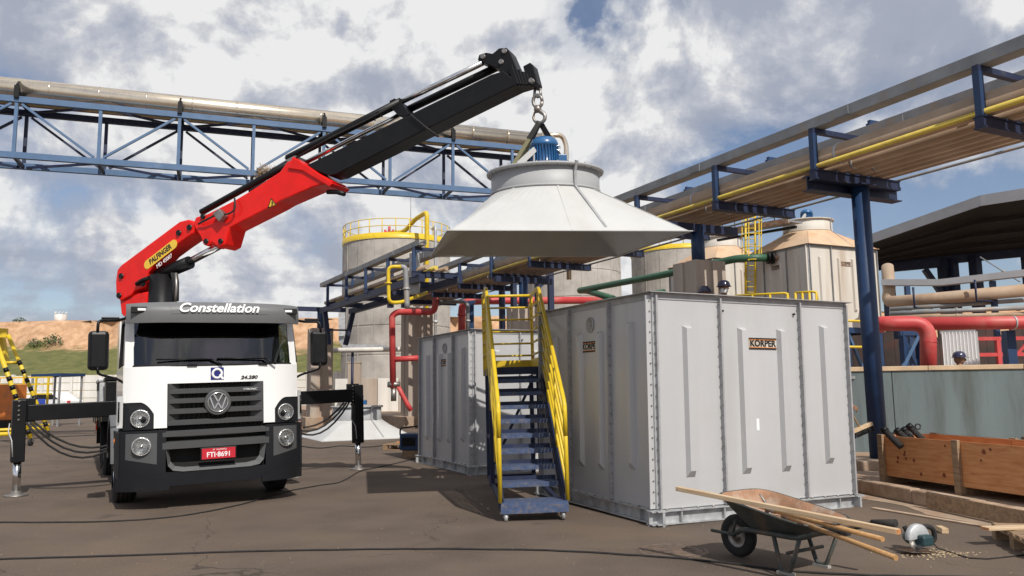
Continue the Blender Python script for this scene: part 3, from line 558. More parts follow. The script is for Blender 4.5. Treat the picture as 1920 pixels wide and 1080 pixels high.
# ================================================================== COOLING TOWER CASINGS AND HOODS
def rotm(yaw, tx=0, ty=0): return MX.Rotation(ty, 4, 'Y') @ MX.Rotation(tx, 4, 'X') @ MX.Rotation(yaw, 4, 'Z')
BWD, BDP, BHT = 2.813, 2.646, 2.425
def casing(label, loc, m, pm, fm, base=True, detail=True, name='tower_casing', group='grey panel casings in the yard'):
    t = thing(name, label, 'tower casing', MX.Translation(V(loc)) @ m, group)
    zb = .15 if base else 0.0
    faces = [  # origin, along, outward normal, length, seams
        (V((0, 0, 0)), V((1, 0, 0)), V((0, -1, 0)), BWD, [0, .88, 2.05, BWD]),
        (V((0, BDP, 0)), V((0, -1, 0)), V((-1, 0, 0)), BDP, [0, .84, 1.80, BDP]),
        (V((BWD, 0, 0)), V((0, 1, 0)), V((1, 0, 0)), BDP, [0, .84, 1.80, BDP]),
        (V((BWD, BDP, 0)), V((-1, 0, 0)), V((0, 1, 0)), BWD, [0, .88, 2.05, BWD])]
    for fi, (o, a, n, ln, seams) in enumerate(faces):
        vis = fi < 2
        for i in range(3):
            s0, s1 = seams[i] + .003, seams[i+1] - .003
            p = obj('wall_panel', MB().prism([o + a*s0 + UP*(zb+.004), o + a*s1 + UP*(zb+.004), o + a*s1 + UP*BHT, o + a*s0 + UP*BHT], -n * .02), pm, t)
            mid = [(s0 + s1) / 2] if i != 1 else [s0 + (s1-s0)*.27, s0 + (s1-s0)*.76]
            for c in mid:                               # pressed stiffening ribs
                z0, z1 = (.46, 2.08) if i != 2 else (.52, 2.14)
                w0, w1, dp = .056, .034, .055
                pts = lambda z, ww, dd: [o + a*(c-ww) + UP*z + n*dd, o + a*(c+ww) + UP*z + n*dd]
                A0, B0_ = pts(z0, w0, .0005); A1, B1_ = pts(z0 + .07, w1, dp); A2, B2_ = pts(z1 - .03, w1, dp); A3, B3_ = pts(z1, w0, .0005)
                Lm = [o + a*(c-w0) + UP*(z0+.05) + n*.0005, o + a*(c-w0) + UP*(z1-.01) + n*.0005]; Rm = [o + a*(c+w0) + UP*(z0+.05) + n*.0005, o + a*(c+w0) + UP*(z1-.01) + n*.0005]
                mb = MB().add([A0, B0_, A1, B1_, A2, B2_, A3, B3_, Lm[0], Lm[1], Rm[0], Rm[1]], [(0,1,3,2), (2,3,5,4), (4,5,7,6), (0,2,8), (8,2,4,9), (9,4,6), (1,10,3), (10,11,5,3), (11,7,5)])
                obj('rib', mb, pm, p)
        # flanges standing out at the seams, with bolts
        for i, sx in enumerate(seams):
            e = .0 if 0 < i < 3 else (.022 if i == 0 else -.022)
            c = o + a*(sx + e)
            fl = obj('seam_flange', MB().prism([c - a*.011 + UP*(zb+.01) + n*.0005, c + a*.011 + UP*(zb+.01) + n*.0005, c + a*.011 + UP*(BHT-.03) + n*.0005, c - a*.011 + UP*(BHT-.03) + n*.0005], n * (.075 if (fi, i) == (1, 3) else .055)), pm if (fi, i) == (1, 3) else fm, t)  # near corner flange: lighter colour and extra depth put in as a sunlit strip
            if vis and detail:
                mb = MB(); k = 20
                for j in range(k):
                    z = zb + .07 + (BHT - zb - .16) * j / (k - 1)
                    b = c + UP*z + n*.032
                    sd = -1 if i == 3 else 1
                    mb.tube(b - a*.019, b + a*.019, .0095, 6)
                obj('bolt_row', mb, m_steel, fl, kind='stuff')
        if vis:   # corner angle
            pass
        obj('top_flange', MB().prism([o + a*(-.06) + n*.0 + UP*(BHT+.002), o + a*(ln+.06) + UP*(BHT+.002), o + a*(ln+.06) + n*.065 + UP*(BHT+.002), o + a*(-.06) + n*.065 + UP*(BHT+.002)], (0, 0, .008)), fm, t)
        obj('top_band', MB().prism([o + a*.03 + n*.001 + UP*(BHT-.068), o + a*(ln-.03) + n*.001 + UP*(BHT-.068), o + a*(ln-.03) + n*.001 + UP*(BHT), o + a*.03 + n*.001 + UP*BHT], n * .008), fm, t)
        if base:
            d = .005 * (fi % 2)
            mb = MB()
            lo, hi = -.10, ln + .10
            q = lambda s, u, z: o + a*s + n*u + UP*z
            mb.prism([q(lo, -.03, -.04+d), q(hi, -.03, -.04+d), q(hi, .0, -.04+d), q(lo, .0, -.04+d)], (0, 0, .17))
            mb.prism([q(lo, -.06, .130+d), q(hi, -.06, .130+d), q(hi, .055, .130+d), q(lo, .055, .130+d)], (0, 0, .012))
            mb.prism([q(lo, -.06, .0+d), q(hi, -.06, .0+d), q(hi, .06, .0+d), q(lo, .06, .0+d)], (0, 0, .012))
            bb = obj('base_channel', mb, m_galv, t)
            for s in [ln * (k + .5) / 5 for k in range(5)]: obj('stiffener', MB().prism([q(s - .008, .001, .014+d), q(s + .008, .001, .014+d), q(s + .008, .045, .014+d), q(s - .008, .045, .014+d)], (0, 0, .112)), m_galv, bb)
            if vis:
                mb = MB()
                for k in range(14): mb.tube(q(.1 + (ln - .2) * k / 13, .03, .142), q(.1 + (ln - .2) * k / 13, .03, .158), .014, 6)
                obj('base_bolt_row', mb, m_steel, bb, kind='stuff')
    for (px, py, nx, ny) in ((0, 0, -1, -1), (BWD, 0, 1, -1), (0, BDP, -1, 1)):
        mb = MB().bx(min(px, px - nx*.0) - .012, px + .012, py - .012, py + .012, zb + .01, BHT)
        obj('corner_post', mb, m_galv, t)
    # name plates: dark letters between two orange bars
    def nameplate(o, a, n, c, z, w, h):
        mx = frame(o + a*c + UP*z + n*.006, a, UP)
        pl = obj('name_plate', MB().prism([o + a*(c-w/2) + UP*(z-h/2) + n*.001, o + a*(c+w/2) + UP*(z-h/2) + n*.001, o + a*(c+w/2) + UP*(z+h/2) + n*.001, o + a*(c-w/2) + UP*(z+h/2) + n*.001], n * .004), m_oldpanel, t)
        for k in (-1, 1):
            obj('plate_bar', MB().prism([o + a*(c-w/2) + UP*(z + k*h*.45 - .009) + n*.0055, o + a*(c+w/2) + UP*(z + k*h*.45 - .009) + n*.0055, o + a*(c+w/2) + UP*(z + k*h*.45 + .009) + n*.0055, o + a*(c-w/2) + UP*(z + k*h*.45 + .009) + n*.0055], n * .003), m_print, pl)
            obj('plate_bar', MB().prism([o + a*(c-w/2) + UP*(z + k*h*.36 - .005) + n*.0055, o + a*(c+w/2) + UP*(z + k*h*.36 - .005) + n*.0055, o + a*(c+w/2) + UP*(z + k*h*.36 + .005) + n*.0055, o + a*(c-w/2) + UP*(z + k*h*.36 + .005) + n*.0055], n * .003), m_orange, pl)
        text('KÖRPER', h * .80, m_print, pl, mx, .005, bold=.0034, sx=w / (h * 3.15))
    o, a, n = faces[0][:3]; nameplate(o, a, n, 1.50, 1.905, .40, .125)
    o, a, n = faces[1][:3]; nameplate(o, a, n, 1.33, 1.905, .40, .125)
    mx = frame(o + a*1.33 + UP*2.17 + n*.004, a, UP)
    if detail:   # round louvred vent on the shaded side, paper tag on the sunny side
        v = obj('vent_disc', MB().lathe([(.001, .002), (.095, .002), (.095, .012), (.08, .014), (.08, .004)], 28, mx), m_galv, t)
        for k in range(5): obj('louvre', MB().add([mx @ V(q) for q in ((-.07 + .012*abs(k-2), -.056 + k*.028, .004), (.07 - .012*abs(k-2), -.056 + k*.028, .004), (.07 - .012*abs(k-2), -.042 + k*.028, .02), (-.07 + .012*abs(k-2), -.042 + k*.028, .02))], [(0,1,2,3)]), m_galv, v)
        o, a, n = faces[0][:3]; obj('paper_tag', MB().prism([o + a*1.365 + UP*.93 + n*.001, o + a*1.405 + UP*.93 + n*.001, o + a*1.405 + UP*1.06 + n*.001, o + a*1.365 + UP*1.06 + n*.001], n*.002), m_pwhite, t)
        for s in (.93, 1.98): obj('lifting_bolt', MB().tube(o + a*s + UP*2.26 + n*.0, o + a*s + UP*2.26 + n*.03, .012, 8), m_print, t)
    return t
BIG = rotm(R(24.64), 0, R(.55)); casing('largest grey panelled tower casing standing beside the wheelbarrow', (1.479, 8.431, .012), BIG, m_panel, m_pflange)
SB = G(888, 891); casing('grey panelled tower casing standing behind the yellow staircase', (SB.x, SB.y, 0), rotm(R(26.0)), m_panel, m_pflange)
def hood(label, mtx, skin, ringm, S=2.75, RR=.72, group='tower fan hoods', motor=True, hc=.50, hr=.44, name='fan_hood', strip=True, mot=m_motor, mz=0.0):
    t = thing(name, label, 'fan hood', mtx, group); s = S / 2; n = 18
    rim = lambda i, k: V((-s + S*k/n, -s, 0)) if i == 0 else V((s, -s + S*k/n, 0)) if i == 1 else V((s - S*k/n, s, 0)) if i == 2 else V((-s, s - S*k/n, 0))
    for i in range(4):
        lo, hi, li, hi2 = [], [], [], []
        for k in range(n + 1):
            p = rim(i, k); an = -3*math.pi/4 + i*math.pi/2 + (k/n)*math.pi/2
            q = V((RR*math.cos(an), RR*math.sin(an), hc)); lo.append(p); hi.append(q); li.append(p*.995 + UP*-.0); hi2.append(q*.985)
        rings = [lo] + [[a.lerp(b, f) for a, b in zip(lo, hi)] for f in (.33, .66)] + [hi]
        mb = MB().loft(rings, False, False); obj('skirt_panel', mb, skin, t)
        e0, e1 = rim(i, 0), rim(i, n); d = (e1-e0).normalized(); nn = d.cross(UP)
        obj('rim_flange', MB().prism([e0 + UP*-.002, e1 + UP*-.002, e1 + nn*.035 + d*.035 + UP*-.002, e0 + nn*.035 - d*.035 + UP*-.002], (0, 0, -.010)), skin, t)
    H2_ = hc + hr
    obj('fan_ring', MB().lathe([(RR, hc - .004), (RR, H2_), (RR - .012, H2_), (RR - .012, hc - .004)], 64), ringm, t)
    obj('ring_flange', MB().lathe([(RR - .01, H2_ - .035), (RR + .055, H2_ - .030), (RR + .06, H2_ - .012), (RR + .055, H2_), (RR - .02, H2_ + .002), (RR - .02, H2_ - .035)], 64), ringm, t)
    obj('ring_band', MB().lathe([(RR + .001, hc + .0), (RR + .014, hc + .0), (RR + .014, hc + .03), (RR + .001, hc + .03)], 64), ringm, t)
    mb = MB()
    for k in range(36): an = k*math.pi/18; d = V((math.cos(an), math.sin(an), 0)); mb.tube(d*(RR + .03) + UP*(H2_ - .045), d*(RR + .03) + UP*(H2_ + .016), .010, 6)
    obj('flange_bolts', mb, m_steel, t, kind='stuff')
    for i in range(4):
        an = -3*math.pi/4 + i*math.pi/2; a = rim(i, 0); b = V((RR*math.cos(an), RR*math.sin(an), hc)); o_ = V((math.cos(an), math.sin(an), .8))*.004
        obj('corner_seam', MB().beam(a*.99 + o_, b + o_, .03, .006, V((math.cos(an), math.sin(an), 1))), skin, t)
        a = rim(i, n//2); b = V((RR*math.cos(an + math.pi/4), RR*math.sin(an + math.pi/4), hc)); d = V((math.cos(an + math.pi/4), math.sin(an + math.pi/4), 0))
        obj('panel_seam', MB().beam(a*.995 + (d + UP)*.003, b + (d + UP)*.003, .025, .005, d + UP), skin, t)
    if strip:  # overlap strip running from the flange to the rim
        an = R(-72); c, sn = math.cos(an), math.sin(an)
        p = [V((c*(RR+.065), sn*(RR+.065), H2_ + .015)), V((c*(RR+.02), sn*(RR+.02), H2_ - .1)), V((c*(RR+.02), sn*(RR+.02), hc + .0)), V((c*(RR+.02) + .18, -s*.96, .035))]
        mb = MB()
        for a, b in zip(p, p[1:]): mb.beam(a, b, .035, .03, V((c, sn, .3)))
        obj('conduit_strip', mb, m_pflange, t)
    # cross beams inside the ring carrying the motor
    mb = MB()
    for k in range(2): an = R(20 + 90*k); d = V((math.cos(an), math.sin(an), 0)); mb.beam(d*-(RR - .015) + UP*(H2_ - .08), d*(RR - .015) + UP*(H2_ - .08), .1, .1)
    obj('motor_beam', mb, m_galv, t)
    obj('fan_hub', MB().lathe([(.001, hc + .02), (.13, hc + .02), (.13, hc + .16), (.001, hc + .18)], 20), m_galv, t)
    for k in range(6):
        an = k*math.pi/3; d = V((math.cos(an), math.sin(an), 0)); e = V((-d.y, d.x, 0))
        obj('fan_blade', MB().add([d*.12 - e*.05 + UP*(hc+.13), d*.12 + e*.05 + UP*(hc+.06), d*(RR-.04) + e*.12 + UP*(hc+.07), d*(RR-.04) - e*.10 + UP*(hc+.14)], [(0,1,2,3)]), m_galv, t)
    if motor:
        z = H2_ - .03 + mz
        mo = obj('motor', MB().lathe([(.001, z), (.2, z), (.2, z+.02), (.165, z+.025), (.165, z+.30), (.185, z+.305), (.185, z+.34), (.165, z+.39), (.12, z+.425), (.001, z+.435)], 32), mot, t)
        mb = MB()
        for k in range(30): an = k*2*math.pi/30; d = V((math.cos(an), math.sin(an), 0)); mb.beam(d*.163 + UP*(z+.03), d*.163 + UP*(z+.30), .008, .05, d)
        obj('cooling_fins', mb, mot, mo)
        obj('terminal_box', MB().bx(.16, .28, -.09, .06, z+.07, z+.2), mot, mo, False, .012); obj('lifting_eye', MB().path([(.15 + .03*math.cos(q*.6), -.13, z+.27 + .03*math.sin(q*.6)) for q in range(11)], .008, 6), m_chrome, mo)
        obj('stay', MB().beam((-.42, -.16, z-.0), (-.15, -.10, z+.25), .05, .07), m_hood, t); obj('base_frame', MB().bx(-.45, .34, -.2, .2, z-.04, z), m_galv, t)
        obj('bracket_plate', MB().bx(-.17, -.155, -.12, .02, z, z+.27), m_hood, t)
    return t
HC = V((.453, 10.042, 3.263)); HM = MX.Translation(HC) @ rotm(R(9.83), R(3.58), R(-.48))
hood('white hood with blue motor hanging from the crane hook', HM, m_hood, m_hoodring, hc=.64, hr=.29, RR=.70, mz=.07)
g1 = G(690, 826); hc2 = V((-4.72, 24.1, .012))
hood('white hood with blue motor resting on the asphalt behind the outrigger', MX.Translation(hc2) @ rotm(R(27)), m_hood, m_hoodring, hc=.52, hr=.40)
# old towers at the back on blue steel stands
def oldtower(px, pyb, Y, lab1, lab2, lab3, hoodmat):
    c = A(px, pyb, Y); z0 = c.z
    casing(lab1, c, rotm(R(25)), m_oldpanel, m_tray, base=False, detail=False, name='aged_tower_casing', group='aged cooling towers')
    ctr = c + E1*BWD/2 + E2*BDP/2 + UP*(BHT + .012)
    hood(lab2, MX.Translation(ctr) @ rotm(R(25)), hoodmat, m_oldpanel, S=2.8, RR=.74, hc=.62, hr=.38, group='aged tower hoods', name='aged_fan_hood', mot=m_motor)
    t = thing('tower_stand', lab3, 'steel stand', V((c.x, c.y, 0)), 'blue stands under the aged towers')
    W = lambda a, b, z: V((c.x, c.y, 0)) + E1*a + E2*b + UP*z
    for a in (.06, 1.4, 2.75):
        for b in (.06, 2.58): obj('leg', MB().beam(W(a, b, .1), W(a, b, z0 - .16), .15, .15, E1), m_blue, t, True)
    for b in (.06, 2.58): obj('rim_beam', MB().beam(W(-.1, b, z0 - .085), W(2.9, b, z0 - .085), .16, .15), m_blue, t, True)
    for a in (.06, 2.75): obj('rim_beam', MB().beam(W(a, .15, z0 - .09), W(a, 2.5, z0 - .09), .15, .13), m_blue, t, True)
    for a0, a1 in ((.14, 1.32), (2.67, 1.48)): obj('brace', MB().beam(W(a0, .06, .5), W(a1, .06, z0 - .2), .08, .08, E2), m_lblue, t, True)
    return c
oc1 = oldtower(1523, 612, 22.8, 'aged cream tower casing with rusty hood and dark lettering', 'rust stained hood topping the nearer aged tower', 'blue braced stand under the nearer aged tower', m_rusthood)
oc2 = oldtower(1345, 612, 27.6, 'aged cream tower casing farther back beside the caged ladder', 'rust stained hood topping the farther aged tower', 'blue braced stand under the farther aged tower', m_rusthood)
# ================================================================== TRUCK
TM = MX.Translation(V((-3.74, 10.17, 0.0))) @ rotm(R(29), 0, R(-1.5))
tr = thing('crane_truck', 'white truck cab with grey visor and dark bumper parked on outriggers', 'truck', TM)
def fy(x, z=1.4): return .05 + .20 * (abs(x) / 1.10) ** 5 + max(0, z - 1.0) * .05
def by(x, z=.7): return -.02 + .30 * (abs(x) / 1.14) ** 4.5 + (.55 - z) * .10 * (z < .55)
def patch(x0, x1, z0, z1, fn, off=0.0, th=.04, nx=12, nz=4, shape=None):
    mb = MB(); fr, bk = [], []
    for j in range(nz + 1):
        a, b = [], []
        for i in range(nx + 1):
            x = x0 + (x1-x0)*i/nx; z = z0 + (z1-z0)*j/nz
            if shape: x, z = shape(x, z, i/nx, j/nz)
            y = fn(x, z) + off; a.append((x, y, z)); b.append((x, y + th, z))
        fr.append(a); bk.append(b)
    mb.loft(fr, False, True); mb.loft(bk, False, True)
    ed = lambda A_, B_: mb.loft([A_, B_], False, False)
    ed(fr[0], bk[0]); ed(fr[-1], bk[-1]); ed([r[0] for r in fr], [r[0] for r in bk]); ed([r[-1] for r in fr], [r[-1] for r in bk])
    return mb
fp = patch(-1.07, 1.07, 1.555, 1.775, fy, 0, .05, 30, 3)
for s in (-1, 1):
    q = patch(min(s*.585, s*.734), max(s*.585, s*.734), 1.01, 1.555, fy, 0, .05, 4, 6); fp.add(q.v, q.f, True)
    q = patch(min(s*.734, s*1.07), max(s*.734, s*1.07), 1.335, 1.555, fy, 0, .05, 10, 4); fp.add(q.v, q.f, True)
for s in (-1, 1):
    q = patch(.734, .90, 1.2, 1.336, fy, 0, .03, 8, 3, shape=lambda x, z, u, v: (x, (1.336 - .15*(1 - u)**2) + v*(.15*(1 - u)**2 + .001)))
    fp.add([V((s*p.x, p.y, p.z)) for p in q.v], q.f, True)
front = obj('front_panel', fp, m_white, tr)
for s in (-1, 1):
    # lamp housings with curved inner corner
    obj('lamp_housing', patch(min(s*.735, s*1.07), max(s*.735, s*1.07), 1.0, 1.33, fy, .012, .05, 10, 6), m_dgrey, tr, label='charcoal corner recess around the headlamp')
    x, z = s*.885, 1.135; n = V((s*.20, -1, 0)).normalized(); mx = frame((x, fy(x) - .012, z), n.cross(UP)*-1, UP, n)
    hl = obj('headlight', MB().lathe([(.001, -.010), (.04, -.008), (.08, .0), (.096, .012), (.108, .016), (.112, .008), (.114, -.05)], 28, mx), m_reflector, tr)
    obj('lens', MB().lathe([(.001, .030), (.06, .026), (.098, .014)], 28, mx), m_lens, hl); obj('bulb', MB().lathe([(.001, .014), (.020, .008), (.024, -.006)], 12, mx), m_chrome, hl)
    x, z = s*.872, .80; n = V((s*.26, -1, 0)).normalized(); mx = frame((x, by(x, z) - .026, z), n.cross(UP)*-1, UP, n)
    fl = obj('fog_light', MB().lathe([(.001, -.010), (.04, -.008), (.08, .0), (.096, .012), (.108, .016), (.112, .008), (.114, -.05)], 28, mx), m_reflector, tr)
    obj('lens', MB().lathe([(.001, .030), (.06, .026), (.098, .014)], 28, mx), m_lens, fl); obj('bulb', MB().lathe([(.001, .014), (.020, .008), (.024, -.006)], 12, mx), m_chrome, fl)
    obj('corner_deflector', patch(min(s*1.075, s*1.135), max(s*1.075, s*1.135), 1.03, 1.42, lambda x, z: fy(1.07) + (abs(x)-1.07)*1.6, -.03, .05, 3, 5), m_white, tr, bevel=.012)
    obj('deflector_hinge', MB().tube((s*1.12, fy(1.07)+.02, 1.10), (s*1.12, fy(1.07)+.02, 1.35), .012, 6), m_black, tr)
# grille
obj('grille_mesh', MB().bx(-.60, .60, .17, .19, .98, 1.57), m_dark, tr)
for z in (1.455, 1.335, 1.205, 1.065):
    mb = MB(); rg = []
    for i in range(13):
        x = -.578 + 1.156*i/12; y = fy(x, z); rg.append([(x, y - .005, z - .030), (x, y - .012, z + .012), (x, y + .07, z + .034), (x, y + .07, z - .03)])
    mb.loft(rg, True, False); mb.add([rg[0][k] for k in range(4)], [(0,1,2,3)]); mb.add([rg[-1][k] for k in range(4)], [(3,2,1,0)])
    obj('grille_slat', mb, m_slat, tr)
for s in (-1, 1): obj('grille_side', MB().prism([(s*.578, .06, 1.03), (s*.578, .06, 1.555), (s*.44, .165, 1.555), (s*.44, .165, 1.03)], (0, .012, 0)), m_slat, tr)
for k in range(20): obj('grille_wire', MB().tube((-.55 + 1.1*k/19, .166, 1.0), (-.55 + 1.1*k/19, .166, 1.55), .005, 4), m_slat, tr)
# round emblem: ring, V over W
EX = frame((.01, fy(0, 1.3) - .03, 1.30), (1, 0, 0), UP, (0, -1, 0))
em = obj('emblem', MB().lathe([(.001, .0), (.135, .0), (.155, .012), (.162, .0), (.165, -.05)], 40, EX), m_slat, tr)
obj('emblem_ring', MB().lathe([(.112, .004), (.114, .014), (.126, .014), (.128, .004)], 40, EX), m_chrome, em)
def estroke(pts, w=.017):
    mb = MB()
    for a, b in zip(pts, pts[1:]):
        a, b = V((*a, .008)), V((*b, .008)); d = (b-a).normalized(); n = V((-d.y, d.x, 0))*w/2; e = d*w*.35
        mb.prism([EX @ q for q in (a-n-e, b-n+e, b+n+e, a+n-e)], (0, -.006, 0))
    return mb
obj('emblem_letter', estroke([(-.05, .098), (-.004, .012), (.004, .012), (.05, .098)]), m_chrome, em)
obj('emblem_letter', estroke([(-.095, .06), (-.045, -.085), (.0, -.005), (.045, -.085), (.095, .06)]), m_chrome, em)
# bumper
bm_ = MB()
def badd(q): bm_.add(q.v, q.f, True)
badd(patch(-1.10, -.60, .33, .985, by, 0, .08, 14, 6)); badd(patch(.60, 1.10, .33, .985, by, 0, .08, 14, 6)); badd(patch(-.60, .60, .30, .47, by, 0, .08, 12, 2))
bmp = obj('bumper', bm_, m_dgrey, tr)
for s in (-1, 1):
    obj('bumper_side', MB().prism([(s*1.10, by(1.10), .40), (s*1.10, by(1.10), .985), (s*1.12, .85, .985), (s*1.12, .85, .5)], (s*.03, 0, 0)), m_dgrey, tr, bevel=.01)
    obj('lower_skirt', patch(min(s*.55, s*1.13), max(s*.55, s*1.13), .26, .50, by, -.028, .06, 14, 4, shape=lambda x, z, u, v, s=s: (x, .26 + v*(.03 + .045 + .125*min(1, max(0, (abs(x)-.55)/.45))))), m_dgrey, tr)
    obj('fog_recess', patch(min(s*.70, s*1.04), max(s*.70, s*1.04), .645, .955, by, -.004, .02, 8, 5, shape=lambda x, z, u, v, s=s: (x, z - (.07*(1 - (abs(x)-.70)/.34) if v < .01 else 0))), m_slat, tr)
obj('mouth_void', MB().bx(-.62, .62, .16, .18, .42, 1.0), m_dark, tr)
for z, h in ((.935, .035), (.80, .05)):
    rg = []
    for i in range(13):
        x = -.64 + 1.28*i/12; y = by(x, z); rg.append([(x, y - .006, z - h), (x, y - .014, z + h*.5), (x, y + .09, z + h), (x, y + .09, z - h)])
    mb = MB().loft(rg, True, False); mb.add(rg[0], [(0,1,2,3)]); mb.add(rg[-1], [(3,2,1,0)]); obj('bumper_slat', mb, m_slat, tr)
rg = []
for x, z in ((-.60, .74), (-.575, .55), (-.52, .49), (-.4, .47), (.4, .47), (.52, .49), (.575, .55), (.60, .74)):
    rg.append([(x, by(x) - .004, z), (x*.93, by(x) + .10, z + .045)])
obj('mouth_lip', MB().loft(rg, False, False), m_grey, tr)
pf = obj('plate_frame', MB().bx(-.208, .228, -.052, -.034, .588, .742), m_black, tr, False, .006)
pl = obj('licence_plate', MB().bx(-.19, .21, -.060, -.053, .600, .730), m_plate, tr)
text('FTI·8691', .086, m_pwhite, pl, frame((.01, -.0625, .650), (1, 0, 0), UP, (0, -1, 0)), .003, bold=.0015, sx=.95)
text('SP  VALINHOS', .026, m_pwhite, pl, frame((.02, -.0625, .712), (1, 0, 0), UP, (0, -1, 0)), .003)
# badge with ring letter
bd = obj('badge', MB().bx(-.075, .085, fy(0, 1.66) - .006, fy(0, 1.66) + .01, 1.585, 1.745), m_qblue, tr)
BQ = frame((.005, fy(0, 1.66) - .008, 1.667), (1, 0, 0), UP, (0, -1, 0))
obj('badge_letter', MB().lathe([(.042, .0), (.042, .004), (.07, .004), (.07, 0)], 32, BQ).prism([BQ @ V(q) for q in ((.018, -.022, .0045), (.034, -.006, .0045), (.085, -.062, .0045), (.06, -.08, .0045))], (0, -.003, 0)), m_pwhite, bd)
text('24.280', .062, m_print, front, frame((.40, fy(.4, 1.6) - .004, 1.607), (1, .03, 0), UP, (0, -1, 0)), .006, shear=.25, bold=.002, sx=1.25)
text('VTRONIC', .034, m_pwhite, front, frame((.41, fy(.4, 1.45) - .018, 1.455), (1, .03, 0), UP, (0, -1, 0)), .004, shear=.25, sx=1.2)
# windscreen and cab shell
def wy(z): return .085 + (z - 1.77) * .30
obj('windscreen', MB().loft([[(x, wy(z) + .16*(abs(x)/1.03)**4, z) for x in [-.965 + 1.93*i/16 for i in range(17)]] for z in (1.785, 1.95, 2.12, 2.36)], False, True), m_glass, tr)
obj('windscreen_seal', MB().path([(x, wy(1.785) + .155*(abs(x)/1.03)**4, 1.782) for x in [-.975 + 1.95*i/16 for i in range(17)]], .014, 6), m_black, tr)
for s in (-1, 1):
    obj('pillar', MB().prism([(s*.955, wy(1.77)+.12, 1.76), (s*1.07, .28, 1.76), (s*1.055, .44, 2.40), (s*.955, wy(2.36)+.12, 2.40)], (0, .06, 0)), m_white, tr, bevel=.012)
    # door with window
    X = s*1.075
    dr = obj('door', MB().prism([(X, .30, 1.05), (X, .30, 1.80), (X, 1.40, 1.80), (X, 1.40, .95), (X, .75, .95)], (-s*.05, 0, 0)), m_white, tr)
    obj('window_frame', MB().beam((X - s*.02, 1.36, 1.80), (X - s*.045, 1.34, 2.42), .05, .08).beam((X - s*.045, .42, 2.42), (X - s*.045, 1.4, 2.42), .05, .06).beam((X - s*.02, .32, 1.8), (X - s*.045, .5, 2.42), .05, .06), m_black, dr)
    obj('side_window', MB().add([(X - s*.025, .36, 1.80), (X - s*.025, 1.34, 1.80), (X - s*.05, 1.34, 2.40), (X - s*.05, .5, 2.40)], [(0,1,2,3)]), m_glass, dr)
    obj('door_handle', MB().bx(X - .01*s - .015, X + .01*s + .015, 1.18, 1.32, 1.62, 1.66), m_black, dr)
    obj('rear_side_panel', MB().prism([(X, 1.41, .95), (X, 1.41, 2.45), (X, 1.95, 2.45), (X, 1.95, .95)], (-s*.05, 0, 0)), m_white, tr)
    obj('wheel_arch', MB().lathe([(.60, -.16), (.66, -.16), (.66, .14), (.60, .14)], 18, frame((s*1.02, 1.30, .52), (0, 1, 0), UP, (1, 0, 0)), R(5), R(175)), m_grey, tr)
    obj('step_panel', MB().bx(min(s*.98, s*1.10), max(s*.98, s*1.10), .45, .72, .42, 1.02), m_dgrey, tr, False, .02)
    obj('marker_lamp', MB().lathe([(.001, .03), (.035, .02), (.04, 0)], 12, frame((s*1.125, .62, .86), (0, 1, 0), UP, (s, 0, 0))), m_amber, tr)
obj('cab_back', MB().bx(-1.06, 1.06, 1.93, 1.97, .95, 2.45), m_dgrey, tr)
obj('roof', MB().prism([(-1.05, .42, 2.40), (-1.05, 1.97, 2.43), (-.98, 1.97, 2.53), (-.95, .45, 2.56), (.95, .45, 2.56), (.98, 1.97, 2.53), (1.05, 1.97, 2.43), (1.05, .42, 2.40)][0:4] + [(-.0, .45, 2.58), (0, .42, 2.40)], (1.05, 0, 0)).bx(-1.03, 1.03, .42, 1.96, 2.42, 2.50), m_white, tr)
obj('roof_hatch', MB().prism([(-.36, .5, 2.57), (-.30, .5, 2.625), (.42, .5, 2.625), (.48, .5, 2.57)], (0, .5, 0)), m_black, tr, bevel=.01)
def vy(x, z): return -.06 + .22*(abs(x)/1.09)**5 + (2.44 - z)**2*.9 + max(0, z - 2.5)*.8
vz = obj('sun_visor', patch(-1.065, 1.065, 2.315, 2.585, vy, 0, .05, 30, 8, shape=lambda x, z, u, v: (x, z - (.02*(abs(x)/1.06)**2 if v > .9 else 0))), m_grey, tr)
obj('visor_top', MB().loft([[(x, vy(x, 2.58) + .02, 2.575 - .02*(abs(x)/1.06)**2) for x in [-1.05 + 2.1*i/16 for i in range(17)]], [(x*.97, .48, 2.565) for x in [-1.05 + 2.1*i/16 for i in range(17)]]], False), m_grey, vz)
obj('visor_recess', patch(-.60, .66, 2.425, 2.575, vy, -.004, .012, 20, 4, shape=lambda x, z, u, v: (x*(1 - .07*(1-v)), z)), m_grey, vz)
text('Constellation', .165, m_pwhite, vz, frame((-.0, vy(0, 2.5) - .014, 2.498), (1, 0, 0), (0, .16, 1)), .008, shear=.30, bold=.004, sx=1.1)
